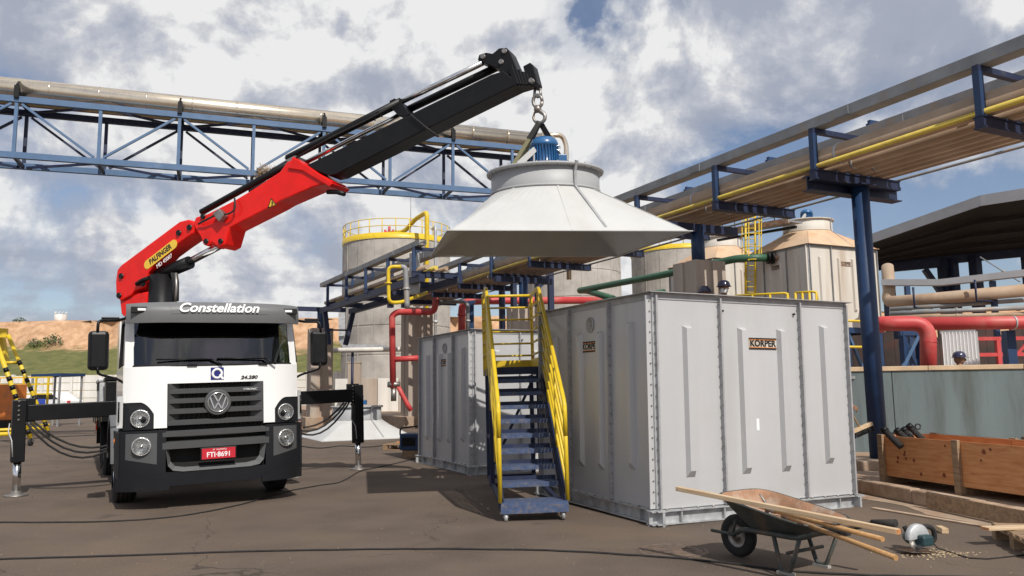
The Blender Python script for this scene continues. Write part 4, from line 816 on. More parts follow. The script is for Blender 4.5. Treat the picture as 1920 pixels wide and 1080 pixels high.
for s in (-1, 1):
    x = s*.90; y = vy(x, 2.47)
    ml = obj('visor_lamp', MB().prism([(x - .12, y - .012, 2.44), (x + .12, y + .0 - .012, 2.44), (x + .12, y - .012, 2.515), (x - .12, y - .012, 2.515)], (0, .05, 0)), m_dark, vz, bevel=.008)
    obj('lens', MB().bx(x - .045, x + .045, y - .022, y - .013, 2.465, 2.495), m_pwhite, ml)
    # mirrors
    M0 = V((s*1.36, .16, 1.985))
    mi = obj('mirror', MB().bx(M0.x - .115, M0.x + .115, M0.y - .03, M0.y + .10, 1.745, 2.225), m_black, tr, False, .045)
    obj('mirror_glass', MB().bx(M0.x - .09, M0.x + .09, M0.y + .101, M0.y + .105, 1.78, 2.19), m_chrome, mi)
    obj('mirror_arm', MB().path(rnd([(s*1.06, .38, 2.40), (s*1.17, .26, 2.36), (s*1.37, .17, 2.355), (s*1.375, .15, 2.2)], .06), .018, 8).path(rnd([(s*1.06, .36, 1.58), (s*1.13, .28, 1.63), (s*1.36, .17, 1.70), (s*1.365, .15, 1.78)], .06), .016, 8), m_black, mi)
    obj('kerb_mirror', MB().bx(s*1.24 - .10, s*1.24 + .10, .08, .12, 2.365, 2.39), m_black, mi, False, .01)
for k, (xa, xb) in enumerate(((-.72, -.06), (.0, .62))):
    obj('wiper', MB().tube((xa, wy(1.86) - .03, 1.86), (xb, wy(1.85) - .03, 1.852), .011, 6).tube((xb - .02, wy(1.85) - .035, 1.852), (xb + .12, wy(1.78) - .03, 1.775), .014, 6), m_black, tr)
for x in (-.30, .58): obj('panel_catch', MB().bx(x - .06, x + .06, fy(x, 1.76) - .02, fy(x, 1.76), 1.765, 1.79), m_black, tr)
# cab interior
obj('dashboard', MB().prism([(-.95, .32, 1.55), (-.95, .30, 1.78), (-.95, .62, 1.83), (-.95, .75, 1.55)], (1.9, 0, 0)), m_dgrey, tr)
obj('steering_wheel', MB().path([(-.50 + .22*math.cos(a*.35), .78 + .1*math.sin(a*.35), 1.80 + .2*math.sin(a*.35)) for a in range(19)], .018, 6), m_black, tr)
for x in (-.5, .5): obj('seat', MB().bx(x - .26, x + .26, 1.25, 1.38, 1.3, 1.98).bx(x - .13, x + .13, 1.27, 1.36, 2.0, 2.2), m_uniform, tr, False, .03)
obj('headliner', MB().bx(-1.0, 1.0, .5, 1.9, 2.38, 2.40), m_dgrey, tr); obj('cab_floor', MB().bx(-1.02, 1.02, .35, 1.93, .93, 1.0), m_dgrey, tr)
# wheels
def wheel(x, y, s, dual=False, label=None):
    mx = frame((x, y, .50), (0, 1, 0), UP, (s, 0, 0)); wv = .14
    ty = obj('wheel', MB().lathe([(.29, -wv), (.42, -wv), (.485, -wv*.75), (.50, -wv*.5), (.50, wv*.5), (.485, wv*.75), (.42, wv), (.29, wv)], 40, mx), m_rubber, tr)
    mb = MB()
    for k in range(4): zz_ = -.07 + .047*k; mb.lathe([(.502, zz_), (.507, zz_ + .004), (.507, zz_ + .03), (.502, zz_ + .034)], 40, mx)
    obj('tread', mb, m_rubber, ty)
    obj('rim', MB().lathe([(.295, wv*.9), (.28, wv*.8), (.27, .03), (.19, -.0 if not dual else -.06), (.13, .01), (.12, .07), (.001, .08)], 32, mx), m_chrome if not dual else m_galv, ty)
    mb = MB()
    for k in range(10): a = k*.628; mb.tube(mx @ V((.165*math.cos(a), .165*math.sin(a), .0)), mx @ V((.165*math.cos(a), .165*math.sin(a), .04)), .015, 6)
    obj('wheel_nuts', mb, m_chrome, ty)
for s in (-1, 1):
    wheel(s*.985, 1.30, s)
    for y in (5.35, 6.65): wheel(s*.98, y, s, True); wheel(s*.66, y, s, True)
obj('axle', MB().tube((-.9, 1.3, .5), (.9, 1.3, .5), .07, 10).tube((-.9, 5.35, .5), (.9, 5.35, .5), .09, 10).tube((-.9, 6.65, .5), (.9, 6.65, .5), .09, 10), m_black, tr)
for x in (-.42, .42): obj('chassis_rail', MB().bx(x - .04, x + .04, .5, 9.2, .72, .98), m_black, tr)
obj('cross_member', MB().bx(-.38, .38, .6, .75, .75, .95).bx(-.38, .38, 3.9, 4.0, .75, .95).bx(-.38, .38, 7.6, 7.7, .75, .95), m_black, tr)
obj('engine', MB().bx(-.36, .36, .35, 1.7, .55, .93), m_black, tr, False, .04)
obj('fuel_tank', MB().lathe([(.001, 0), (.27, 0), (.27, 1.0), (.001, 1.0)], 20, frame((-.82, 3.05, .72), (1, 0, 0), UP, (0, 1, 0))), m_black, tr)
obj('battery_box', MB().bx(.6, 1.05, 3.1, 3.9, .5, .95), m_black, tr, False, .02)
dk = obj('flatbed', MB().bx(-1.2, 1.2, 3.65, 9.3, 1.05, 1.20), m_black, tr)
for y in (4.2, 5.6, 7.0, 8.4): obj('stake', MB().bx(-1.225, -1.205, y, y + .08, .95, 1.3), m_black, dk)
for s in (-1, 1): obj('mudguard', MB().prism([(s*.78, 4.72, .55), (s*.78, 4.9, 1.04), (s*.78, 7.1, 1.04), (s*.78, 7.28, .55), (s*.78, 7.26, .55), (s*.78, 7.08, 1.02), (s*.78, 4.92, 1.02), (s*.78, 4.74, .55)], (s*.4, 0, 0)), m_black, tr)
obj('rear_lamp_bar', MB().bx(-1.15, 1.15, 9.25, 9.32, .75, .95), m_red, tr)
# toolboxes on the deck
t = thing('tool_chest', 'silver checker metal tool chest on the truck deck', 'tool chest', TM @ MX.Translation(V((-1.0, 4.6, 1.2))))
obj('chest', MB().bx(-.22, .45, 0, 1.5, 0, .50), m_galv, t, False, .012); obj('lid', MB().bx(-.24, .47, -.02, 1.52, .505, .56), m_galv, t, False, .01); obj('latch', MB().bx(-.235, -.222, .3, .36, .36, .5), m_black, t); obj('latch', MB().bx(-.235, -.222, 1.1, 1.16, .36, .5), m_black, t)
t = thing('hose_reel_box', 'black box standing on the truck deck behind the cab', 'box', TM @ MX.Translation(V((-.95, 3.75, 1.2))))
obj('body', MB().bx(-.2, .5, 0, .7, 0, .50), m_black, t, False, .02); obj('lid', MB().bx(-.22, .52, -.02, .72, .503, .56), m_black, t, False, .01)
# ================================================================== LOADER CRANE
CB = V((-5.42, 12.6, 0)); CT = V((.33, 9.97, 0)); CD = (CT - CB).normalized(); CN = V((CD.y, -CD.x, 0))   # CN points to the camera
def CR(px, py, off=0.0):
    v = ray(px, py); p0 = CB + CN*off; k = (p0 - CAMP).dot(CN) / v.dot(CN); return CAMP + v*k
cr = thing('loader_crane', 'red and black knuckle boom crane mounted behind the truck cab', 'crane', V((CB.x, CB.y, 1.0)))
def slabp(pts, th, off=0.0): return MB().prism([CR(x, y, off) - CN*th/2 for x, y in pts], CN*th)
obj('crane_base', MB().prism([V((CB.x, CB.y, 1.0)) + E1*a + E2*b for a, b in ((-.75, -.42), (.75, -.42), (.75, .42), (-.75, .42))], (0, 0, .55)), m_black, cr, True, .03)
cb = CR(303, 560); obj('slewing_column', MB().lathe([(.24, -1.3), (.24, -.35), (.20, -.3), (.20, .38), (.001, .4)], 24, MX.Translation(cb)), m_black, cr, True)
ab = slabp([(236, 508), (244, 499), (352, 419), (368, 415), (384, 422), (377, 441), (345, 463), (322, 480), (306, 498), (294, 515), (288, 540), (276, 545), (268, 548), (262, 556), (243, 566), (234, 560), (233, 530)], .34)
arm = obj('main_boom', ab, m_red, cr, True, .02)
for x, y in ((245, 520), (285, 534), (241, 556), (372, 430), (352, 440)): c = CR(x, y); obj('pivot_pin', MB().tube(c - CN*.20, c + CN*.20, .045, 12), m_black, arm, True)
obj('link_arm', MB().path([CR(256, 533, .2), CR(266, 526, .2), CR(279, 521, .2)], .035, 8), m_black, arm, True)
obj('base_bracket', slabp([(236, 556), (262, 552), (290, 548), (286, 575), (250, 600), (240, 590)], .26), m_red, cr, True, .02)
# yellow lozenge name board on the main boom
u1, u2 = CR(276, 494, .173), CR(325, 456, .173); ud = (u2 - u1).normalized(); uu = CN.cross(ud)*-1
if uu.z < 0: uu = -uu
mid = (u1 + u2)/2 - uu*.02; hl_, hw = (u2 - u1).length/2, .075
pts = [mid + ud*(hl_ + hw*math.cos(a)) + uu*hw*math.sin(a) for a in [math.pi/2 - math.pi*k/8 for k in range(9)]] + [mid - ud*(hl_ + hw*math.cos(a)) - uu*hw*math.sin(a) for a in [math.pi/2 - math.pi*k/8 for k in range(9)]]
nb = obj('name_board', MB().prism(pts, CN*.004), m_pyel, arm, True)
def wtext(body, size, m, parent, o, xd, yd, **k):
    inv = cr.matrix_world.inverted(); return text(body, size, m, parent, inv @ frame(o, xd, yd, CN), **k)
wtext('PALFINGER', .125, m_print, nb, mid + CN*.006, ud, uu, bold=.003, sx=.83)
wtext('MD 45007', .095, m_pwhite, nb, mid - uu*.145 + ud*.03 + CN*.003, ud, uu, sx=.9)
ob = slabp([(378, 425), (383, 411), (405, 405), (455, 380), (489, 360), (540, 327), (552, 310), (566, 302), (585, 315), (638, 345), (600, 356), (540, 382), (525, 391), (446, 431), (437, 462), (426, 468), (414, 458), (405, 465), (397, 462), (393, 449)], .36)
ob = obj('knuckle_boom', ob, m_red, cr, True, .02)
wt = [CR(x, y, .184) for x, y in ((503, 390), (518, 384), (509, 372))]; wo = obj('warning_triangle', MB().prism(wt, CN*.004), m_pyel, ob, True)
cc = (wt[0] + wt[1] + wt[2]) / 3; obj('warning_border', MB().path([p + CN*.006 for p in wt + [wt[0]]], .008, 4), m_print, wo, True)
obj('warning_mark', MB().path([cc + CN*.006 + UP*.03, cc + CN*.006 - UP*.01 + ud*.02, cc + CN*.006 - UP*.03], .009, 4), m_print, wo, True)
for x, y in ((404, 456), (431, 456), (398, 410)): c = CR(x, y); obj('pivot_pin', MB().tube(c - CN*.21, c + CN*.21, .04, 12), m_black, ob, True)
obj('boom_collar', slabp([(556, 322), (566, 300), (588, 314), (641, 350), (634, 356), (583, 326)], .42), m_red, cr, True, .012)
obj('valve_block', slabp([(402, 402), (414, 392), (424, 404), (414, 416)], .1, .24), m_steel, ob, True, .01)
obj('hydraulic_hose', MB().path(rnd([CR(408, 400, .26), CR(428, 402, .27), CR(441, 393, .26), CR(440, 372, .22)], .1), .014, 6), m_rubber, ob, True); obj('hydraulic_hose', MB().path(rnd([CR(372, 420, .22), CR(383, 414, .25), CR(402, 404, .26)], .08), .016, 6), m_rubber, ob, True)
obj('work_lamp', MB().path([CR(614, 360, .1), CR(632, 360, .1), CR(646, 364, .1)], .035, 8), m_black, ob, True)
# nested black extensions
ex = slabp([(583, 316), (930, 147), (952, 140), (966, 150), (978, 163), (972, 168), (642, 331), (628, 334)], .30)
ex = obj('extension_boom', ex, m_black, cr, True, .012)
for k in range(5):
    x0, y0 = 962 + k*6.2, 146 + k*1.5; d = 1 - k*.10
    obj('extension_end', slabp([(x0, y0 - 15*d), (x0 + 7, y0 - 17*d), (x0 + 15*d + 4, y0 + 18*d), (x0 + 9*d, y0 + 22*d)], .30 - k*.03), m_black, cr, True, .006)
tipl = obj('tip_head', slabp([(985, 128), (998, 121), (1004, 126), (1013, 160), (1010, 168), (1000, 166), (990, 150)], .16), m_black, cr, True, .01)
obj('head_bracket', slabp([(902, 118), (905, 108), (918, 104), (930, 106), (942, 96), (956, 95), (962, 102), (976, 134), (962, 146), (948, 143), (940, 134)], .22), m_black, cr, True, .01)
for x, y in ((913, 112), (947, 122), (953, 102), (1003, 157)): c = CR(x, y); obj('pivot_pin', MB().tube(c - CN*.14, c + CN*.14, .032, 12), m_steel, cr, True)
for a, b, r, m, nm, off in (((378, 398), (560, 297), .052, m_black, 'extension_cylinder', .07), ((540, 297), (752, 191), .062, m_black, 'extension_cylinder', .08), ((752, 191), (905, 118), .040, m_chrome, 'piston_rod', .08), ((566, 308), (754, 213), .036, m_chrome, 'piston_rod', -.08), ((752, 212), (936, 124), .055, m_black, 'extension_cylinder', -.08), ((470, 360), (570, 310), .05, m_black, 'extension_cylinder', -.08)):
    obj(nm, MB().tube(CR(*a, off), CR(*b, off), r, 16), m, cr, True)
obj('cylinder_bracket', slabp([(738, 194), (748, 189), (760, 196), (776, 218), (770, 224), (756, 222), (744, 210)], .24), m_black, cr, True, .01)
obj('cylinder_bracket', slabp([(543, 300), (552, 292), (566, 296), (568, 308), (552, 312)], .26), m_steel, cr, True, .01)
obj('guide_loop', MB().path(rnd([CR(703, 226, .16), CR(702, 214, .16), CR(712, 208, .16), CR(716, 219, .16)], .04), .012, 6), m_black, cr, True)
obj('hose_run', MB().path([CR(555, 296, .18), CR(620, 258, .18), CR(690, 224, .18), CR(740, 196, .17)], .014, 6).path([CR(770, 215, .18), CR(800, 240, .18), CR(822, 256, .18)], .016, 6), m_rubber, cr, True)
# lift cylinders under the booms
obj('lift_cylinder', MB().tube(CR(298, 516), CR(356, 492), .105, 18), m_black, cr, True); obj('piston_rod', MB().tube(CR(340, 499), CR(412, 461), .058, 16), m_chrome, cr, True)
obj('lift_cylinder', MB().tube(CR(292, 548), CR(305, 512), .11, 18), m_black, cr, True)
mb = MB()
for k in range(4): mb.path([CR(322 + 3*k, 512, .1), CR(326 + 2.5*k, 530, .12), CR(324 + 3*k, 565, .1)], .02, 6)
obj('hose_bundle', mb, m_rubber, cr, True); obj('chain_fall', MB().path([CR(330, 512, .15), CR(331, 540, .15), CR(329, 566, .15)], .022, 6), m_steel, cr, True)
# hook
hp = CR(1006, 166); hk = thing('crane_hook', 'steel swivel hook and link hanging from the crane tip', 'hook', CR(1008, 200))
SC = .00675
def HK(dx, dy, o=0.0): return CR(1008 + dx, 200 + dy, o)
obj('shackle', MB().path([HK(-5, -34), HK(-6, -22), HK(0, -18), HK(6, -22), HK(5, -34)], .018, 8), m_steel, hk, True)
obj('link', MB().path([HK(8.5*math.cos(a*.524), -10 + 12*math.sin(a*.524), .0) for a in range(13)], .022, 8), m_steel, hk, True)
obj('swivel', MB().lathe([(.001, -.04), (.045, -.035), (.05, .01), (.03, .05), (.001, .06)], 14, MX.Translation(HK(0, 5))), m_steel, hk, True)
hkpts = [HK(1, 6), HK(2, 12), HK(-4, 14)] ; hkpts = [HK(2, 6)] + [HK(3 + 11*math.cos(a), 20 + 10.5*math.sin(a)) for a in [R(-70 + 22*k) for k in range(13)]]
obj('hook_body', MB().path(hkpts, .030, 8, .016), m_steel, hk, True); obj('latch', MB().path([HK(2, 8), HK(-6, 12), HK(-8, 20)], .012, 6), m_steel, hk, True)
top = CR(1012, 228)
def HW(x, y, z): return HM @ V((x, y, z))
t = thing('lifting_sling', 'olive webbing slings from the hook down to the hanging hood', 'sling', top)
for i, (x, y) in enumerate(((-.48, -.12), (.40, .18), (-.36, .3), (.44, -.16))[:3]):
    q = HW(x, y, .94); a = top.lerp(q, .0)
    obj('strap', MB().beam(a, q, .055, .012, CN), m_strap, t, True); obj('sleeve', MB().beam(a, top.lerp(q, .36), .07, .024, CN), m_rubber, t, True); obj('end_shackle', MB().path([q + V((.03*math.cos(k*.7), 0, .03*math.sin(k*.7))) for k in range(10)], .011, 6), m_steel, t, True)
# outriggers
LG, RG = G(30, 930), G(672, 880)
zl, zr = 1.16, 1.33
od = (RG - LG).normalized(); lean = V((-.028, -.0, 1)).normalized()
for nm, g, zc, ytop, lab in (('left', LG, zl, .0, ''), ('right', RG, zr, .0, '')):
    tpz = zc + .19; s = 1 if nm == 'left' else -1
    L_ = lambda z: g + lean * z
    lg = obj('outrigger_leg', MB().beam(L_(.47), L_(tpz), .17, .17, od), m_black, cr, True, .012)
    obj('leg_rod', MB().tube(L_(.06), L_(.50), .052, 16), m_chrome, lg, True); obj('foot_pad', MB().lathe([(.001, .075), (.06, .07), (.07, .03), (.15, .018), (.155, 0), (.001, 0)], 20, MX.Translation(g)), m_steel, lg, True)
    obj('leg_head', MB().beam(L_(tpz - .32) + od*s*.09, L_(tpz + .02) + od*s*.09, .08, .22, od), m_black, lg, True, .008)
    mb = MB()
    for k in range(5): q = L_(tpz - .28 + .065*k) + od*s*.06 + V((.0, -.10, 0)); mb.tube(q, q + V((0, -.025, 0)), .014, 6)
    obj('bolt_row', mb, m_steel, lg, True, kind='stuff')
    obj('hose', MB().path([L_(zc - .14) + V((-.09, -.06, 0)), L_(.9) + V((-.10, -.07, 0)), L_(.78) + V((-.02, -.11, 0)), L_(.55) + V((0, -.11, 0))], .009, 6), m_galv, lg, True)
mdp = (LG + RG)/2
obj('outrigger_beam', MB().beam(LG + lean*zl + od*.1, mdp + UP*((zl+zr)/2) + od*.3, .20, .23), m_black, cr, True, .01)
obj('outrigger_beam', MB().beam(RG + lean*zr - od*.1, mdp + UP*((zl+zr)/2) - od*.3, .20, .23), m_black, cr, True, .01)
obj('beam_housing', MB().beam(mdp - od*1.3 + UP*((zl+zr)/2 - .03), mdp + od*1.3 + UP*((zl+zr)/2 + .04), .28, .31), m_black, cr, True, .015)
for g, z, s in ((LG, zl, 1), (RG, zr, -1)):
    for k in range(3):
        a = g + lean*(z - .13) + od*s*(.14 + .05*k) - V((0, .1, 0)); b = g + od*s*(1.55 + .06*k) + UP*(z - .22); obj('hydraulic_hose', MB().path([a.lerp(b, q/10) - UP*((.50 - .07*k)*(1 - (2*q/10 - 1)**2)) for q in range(11)], .017, 6), m_rubber, cr, True)
# ================================================================== MOBILE STAIRCASE
sp = (G(948, 979) + G(1060, 979)) / 2
st = thing('mobile_staircase', 'blue rolling staircase with bright yellow handrails beside the casings', 'staircase', MX.Translation(V((sp.x, sp.y + .05, 0))) @ MX.Rotation(R(4.5), 4, 'Z') @ MX.Rotation(R(-.8), 4, 'Y'))
hw, PY0, PY1, PZ = .335, 2.25, 3.35, 1.72
Y0s, Z0s = .30, .20
def inc(y): return Z0s + (PZ - Z0s) * (y - Y0s) / (PY0 - Y0s)
obj('bottom_deck', MB().bx(-hw - .03, hw + .03, 0, .34, .185, .205), m_grating, st)
obj('bottom_apron', MB().bx(-hw - .035, hw + .035, -.012, .0, .09, .19).bx(-hw - .035, hw + .035, .34, .352, .10, .19), m_grating, st)
for i in range(8):
    y = Y0s + (PY0 - Y0s) * (i + 1) / 9 - .02; z = Z0s + (PZ - Z0s) * (i + 1) / 9
    trd = obj('tread', MB().bx(-hw + .012, hw - .012, y - .10, y + .17, z - .012, z), m_grating, st)
    obj('nosing', MB().bx(-hw + .012, hw - .012, y - .112, y - .101, z - .05, z + .002), m_grating, trd); obj('rear_lip', MB().bx(-hw + .012, hw - .012, y + .171, y + .18, z - .01, z + .045), m_dkblue, trd)
obj('platform', MB().bx(-hw, hw, PY0, PY1, PZ - .012, PZ), m_grating, st)
obj('platform_front', MB().bx(-hw, hw, PY0 - .014, PY0 - .002, PZ - .10, PZ + .003), m_dkblue, st)
obj('kick_plate', MB().bx(-hw, hw, PY1 + .0, PY1 + .01, PZ + .002, PZ + .13), m_yellow, st)
for s in (-1, 1):
    x = s * hw
    obj('stringer', MB().prism([(x, .02, .10), (x, .28, .10), (x, PY0 + .05, PZ - .12), (x, PY0 + .05, PZ + .02), (x, PY0 - .1, PZ + .02), (x, .02, .24)], (s*.012, 0, 0)).beam((x + s*.02, .05, .215), (x + s*.02, PY0, PZ - .0), .05, .012, (0, -.6, 1)), m_dkblue, st)
    obj('platform_beam', MB().bx(min(x, x + s*.04), max(x, x + s*.04), PY0 + .052, PY1, PZ - .10, PZ - .014), m_dkblue, st)
    obj('kick_plate', MB().bx(x - .005, x + .005, PY0, PY1, PZ + .002, PZ + .13), m_yellow, st)
    for y in (PY0 + .06, PY1 - .03): obj('leg', MB().bx(x - .03 + s*.0, x + .03, y - .03, y + .03, .10, PZ - .10), m_dkblue, st)
    obj('base_rail', MB().bx(x - .025, x + .025, .352, PY1, .10, .15), m_dkblue, st)
    obj('side_tie', MB().bx(x - .02, x + .02, PY0 + .09, PY1 - .06, .72, .76), m_dkblue, st)
    # handrail: bottom post, sloping rails, platform posts and rails
    xr = x + s * .035
    obj('handrail_post', MB().tube((xr, .05, .20), (xr, .05, 1.24), .024, 12), m_yellow, st)
    sl = lambda y, h: (xr, y, inc(max(y, Y0s)) - (.0 if y >= Y0s else (Y0s - y) * .75) + h)
    obj('handrail', MB().path(rnd([(xr, .05, .9), (xr, .05, 1.25), (xr, PY0 + .02, PZ + 1.12), (xr, PY1, PZ + 1.12)], .10), .026, 12), m_yellow, st)
    for k in range(5):
        f = (k + .6) / 5.6
        a = V((xr, .05 + .0, .22 + 1.02 * f)); b = V((xr, PY0 + .02, PZ + .10 + 1.02 * f)); obj('sloping_rail', MB().tube(a, b, .017, 8), m_yellow, st)
        obj('platform_rail', MB().tube(b, (xr, PY1, PZ + .10 + 1.02*f), .017, 8), m_yellow, st)
    for y in (.80, 1.55): obj('handrail_post', MB().tube((xr, y, inc(y) - .02), (xr, y, inc(y) + 1.13 - (.05)), .02, 8), m_yellow, st)
    for y in (PY0 + .05, PY1 - .02): obj('handrail_post', MB().beam((xr, y, PZ - .1), (xr, y, PZ + 1.12), .045, .05, (0, 1, 0)), m_yellow, st)
    for k in range(5): z = PZ + .16 + .19*k; obj('post_gusset', MB().prism([(xr, PY1 - .05, z), (xr, PY1 - .11, z + .08), (xr, PY1 - .05, z + .15)], (s*.012, 0, 0)), m_yellow, st)
    for y in (.08, PY1 - .05):
        ca = obj('caster', MB().lathe([(.001, -.018), (.045, -.018), (.05, -.012), (.05, .012), (.045, .018), (.001, .018)], 18, frame((x - s*.02, y - .03, .05), (0, 1, 0), UP, (1, 0, 0))), m_galv if y < 1 else m_rubber, st)
        obj('caster_fork', MB().bx(x - s*.02 - .03, x - s*.02 - .022, y - .06, y + .02, .045, .105).bx(x - s*.02 + .022, x - s*.02 + .03, y - .06, y + .02, .045, .105).bx(x - s*.02 - .035, x - s*.02 + .035, y - .05, y + .05, .092, .105), m_steel, ca)
for k in range(6): z = PZ + .2 + .185*k; obj('back_rail', MB().tube((-hw - .035, PY1, z), (hw + .035, PY1, z), .015 if k < 5 else .022, 8), m_yellow, st)
obj('rear_brace', MB().beam((-hw, PY1 - .03, .15), (hw, PY1 - .03, 1.5), .03, .04), m_dkblue, st)
obj('base_tie', MB().bx(-hw, hw, PY1 - .05, PY1, .10, .15), m_dkblue, st); obj('base_tie', MB().bx(-hw, hw, PY0, PY0 + .05, .10, .15), m_dkblue, st)
# ================================================================== WHEELBARROW AND TOOLS
W0 = V((1.90, 6.92, 0)); ax = V((.55, -.835, 0)).normalized(); bx_ = V((-ax.y, ax.x, 0))    # ax: towards the handles, bx_: to the far side
wb = thing('wheelbarrow', 'rusty green wheelbarrow loaded with timber and tool handles', 'wheelbarrow', frame(W0, ax, bx_, UP))
# local: x along to handles, y far side (bx_), z up
mxw = frame((0, 0, .175), (1, 0, 0), UP, (0, -1, 0))
wl = obj('wheel', MB().lathe([(.095, -.03), (.13, -.042), (.165, -.036), (.175, -.015), (.175, .015), (.165, .036), (.13, .042), (.095, .03)], 32, mxw), m_rubber, wb)
obj('rim', MB().lathe([(.10, .025), (.085, .012), (.03, .02), (.03, .05), (.001, .05)], 24, mxw).lathe([(.10, -.025), (.085, -.012), (.03, -.02), (.03, -.05), (.001, -.05)], 24, mxw), m_steel, wl)
def tray(s0, s1, z0, z1, grow, th=0):
    n = 28; rg = []
    for f in (0, .35, .7, 1):
        L0, W0_ = .50 + grow*.36*f, .34 + grow*.30*f; z = z0 + (z1 - z0)*f; pts = []
        for k in range(n):
            a = 2*math.pi*k/n; c, s = math.cos(a), math.sin(a); e = .45
            x = .50 + abs(c)**e*math.copysign(1, c)*L0/2 - .07*f*(c < 0); y = abs(s)**e*math.copysign(1, s)*W0_/2
            zz_ = z - .16*f*(x - .5)
            pts.append((x, y, zz_))
        rg.append(pts)
    return rg
rg = tray(0, 0, .27, .46, 1)
obj('tray', MB().loft(rg, True, True).add(rg[0], [list(range(28))]), m_barrow, wb)
ri = [[(.5 + (x - .5)*.975, y*.97, z + .008) for x, y, z in r_] for r_ in rg]
obj('tray_lining', MB().loft(ri, True, True).add(ri[0], [list(range(28))]), m_rust, wb)
obj('tray_rim', MB().path(rg[-1] + [rg[-1][0]], .011, 6, caps=False), m_barrow, wb)
for s in (-1, 1):
    obj('handle', MB().path(rnd([(-.02, s*.06, .175), (.18, s*.16, .27), (.8, s*.24, .29), (1.0, s*.28, .37), (1.22, s*.29, .405)], .12), .021, 8), m_barrow, wb)
    obj('grip', MB().tube((1.06, s*.285, .385), (1.25, s*.291, .411), .029, 10), m_rubber, wb)
    obj('leg', MB().path(rnd([(.52, s*.20, .30), (.60, s*.22, .02), (.68, s*.22, .02), (.80, s*.24, .30)], .03), .017, 8), m_barrow, wb); obj('foot', MB().bx(.57, .71, s*.22 - .022, s*.22 + .022, .0, .02), m_sole, wb)
obj('front_bar', MB().tube((-.2, -.11, .20), (.06, -.11, .20), .014, 8), m_barrow, wb); obj('leg_brace', MB().tube((.66, -.22, .16), (.66, .22, .16), .014, 8), m_barrow, wb); obj('axle', MB().tube((0, -.09, .175), (0, .09, .175), .012, 8), m_steel, wb); obj('wheel_strut', MB().tube((0, -.07, .175), (.12, -.17, .33), .012, 6).tube((0, .07, .175), (.12, .17, .33), .012, 6), m_barrow, wb)
def WB(x, y, z): return W0 + ax*x + bx_*y + UP*z
t = thing('timber_batten', 'long pale square timber batten laid across the wheelbarrow', 'timber', frame(A(1270, 916, 6.75), A(1684, 997, 5.35) - A(1270, 916, 6.75), UP))
a, b = A(1270, 916, 7.15), A(1684, 997, 5.22); a.z = .60; v1, v2 = a, b
a = A(1270, 916, 6.75); b = A(1684, 997, 5.35)
obj('batten', MB().beam(a, b, .05, .035), m_plank, t, True, .003); obj('split_end', MB().beam(b, b + (b - a).normalized()*.006, .046, .031), m_ply, t, True)
for i, (p, q, lab) in enumerate((((1440, 955), (1655, 1011), 'shorter smooth wooden tool handle jutting from the wheelbarrow'), ((1470, 968), (1680, 1046), 'longer spliced wooden tool handle jutting lowest from the wheelbarrow'))):
    t = thing('shovel', lab, 'shovel', WB(.7, .0, .5), 'tools in the wheelbarrow')
    a, b = A(*p, 6.45), A(*q, 5.25 if i == 0 else 5.0)
    obj('handle', MB().tube(a, b, .017, 12), m_handle, t, True)
    d = (a - b).normalized(); s_ = d.cross(UP).normalized(); u_ = s_.cross(d)
    obj('blade', MB().loft([[a + d*f*.24 + s_*wv*k + u_*.02*(abs(k) - .5) for k in (-1, -.5, 0, .5, 1)] for f, wv in ((-.02, .05), (.1, .09), (.55, .085), (.85, .05), (1, .01))], False, True), m_rust, t, True); obj('socket', MB().tube(a - d*.10, a + d*.02, .021, 10), m_steel, t, True)
t = thing('pick_head', 'dark pointed pick head poking up from the wheelbarrow tray', 'pick', A(1432, 945, 6.6)); a = A(1424, 926, 6.6); b = A(1441, 958, 6.6)
obj('spike', MB().path([a, a.lerp(b, .5) + V((.01, 0, 0)), b], .006, 6, .022), m_steel, t, True); obj('eye', MB().tube(b + V((-.03, 0, -.03)), b + V((.03, 0, -.03)), .03, 8), m_steel, t, True)
# ---- circular saw
sw = G(1722, 1036); t = thing('circular_saw', 'teal handheld circular saw lying on the asphalt', 'saw', MX.Translation(sw) @ MX.Rotation(R(20), 4, 'Z') @ MX.Diagonal((1.02, 1.02, 1.02, 1)))
mxs = frame((0, 0, .12), (1, 0, 0), UP, (0, -1, 0))
obj('base_plate', MB().add([(-.17, -.10, .03), (.13, -.10, .0), (.13, .07, .0), (-.17, .07, .03), (-.17, -.10, .036), (.13, -.10, .006), (.13, .07, .006), (-.17, .07, .036)], [(0,1,2,3), (4,5,6,7), (0,1,5,4), (1,2,6,5), (2,3,7,6), (3,0,4,7)]), m_chrome, t)
gd = obj('blade_guard', MB().lathe([(.001, -.028), (.105, -.028), (.115, -.018), (.115, .018), (.105, .028), (.001, .028)], 28, mxs, R(0), R(185)), m_galv, t); obj('blade', MB().lathe([(.001, -.002), (.098, -.002), (.098, .002), (.001, .002)], 36, mxs), m_steel, gd)
obj('motor_body', MB().lathe([(.001, -.005), (.052, .0), (.058, .03), (.056, .12), (.045, .16), (.001, .165)], 20, frame((.03, .03, .10), (1, 0, 0), UP, (.25, .97, 0))), m_saw, t); obj('gear_case', MB().bx(-.03, .09, -.09, .02, .06, .15), m_saw, t, False, .02)
obj('rear_handle', MB().path(rnd([(.03, .0, .17), (.10, .0, .215), (.19, .0, .18), (.20, .01, .08), (.12, .02, .07)], .05), .021, 10), m_rubber, t); obj('front_knob', MB().path([(-.05, .05, .16), (-.06, .07, .21)], .02, 8), m_rubber, t)
q = sw + V((.2, .05, 0)); t = thing('saw_cord', 'thin dark power cord trailing from the circular saw', 'cord', q)
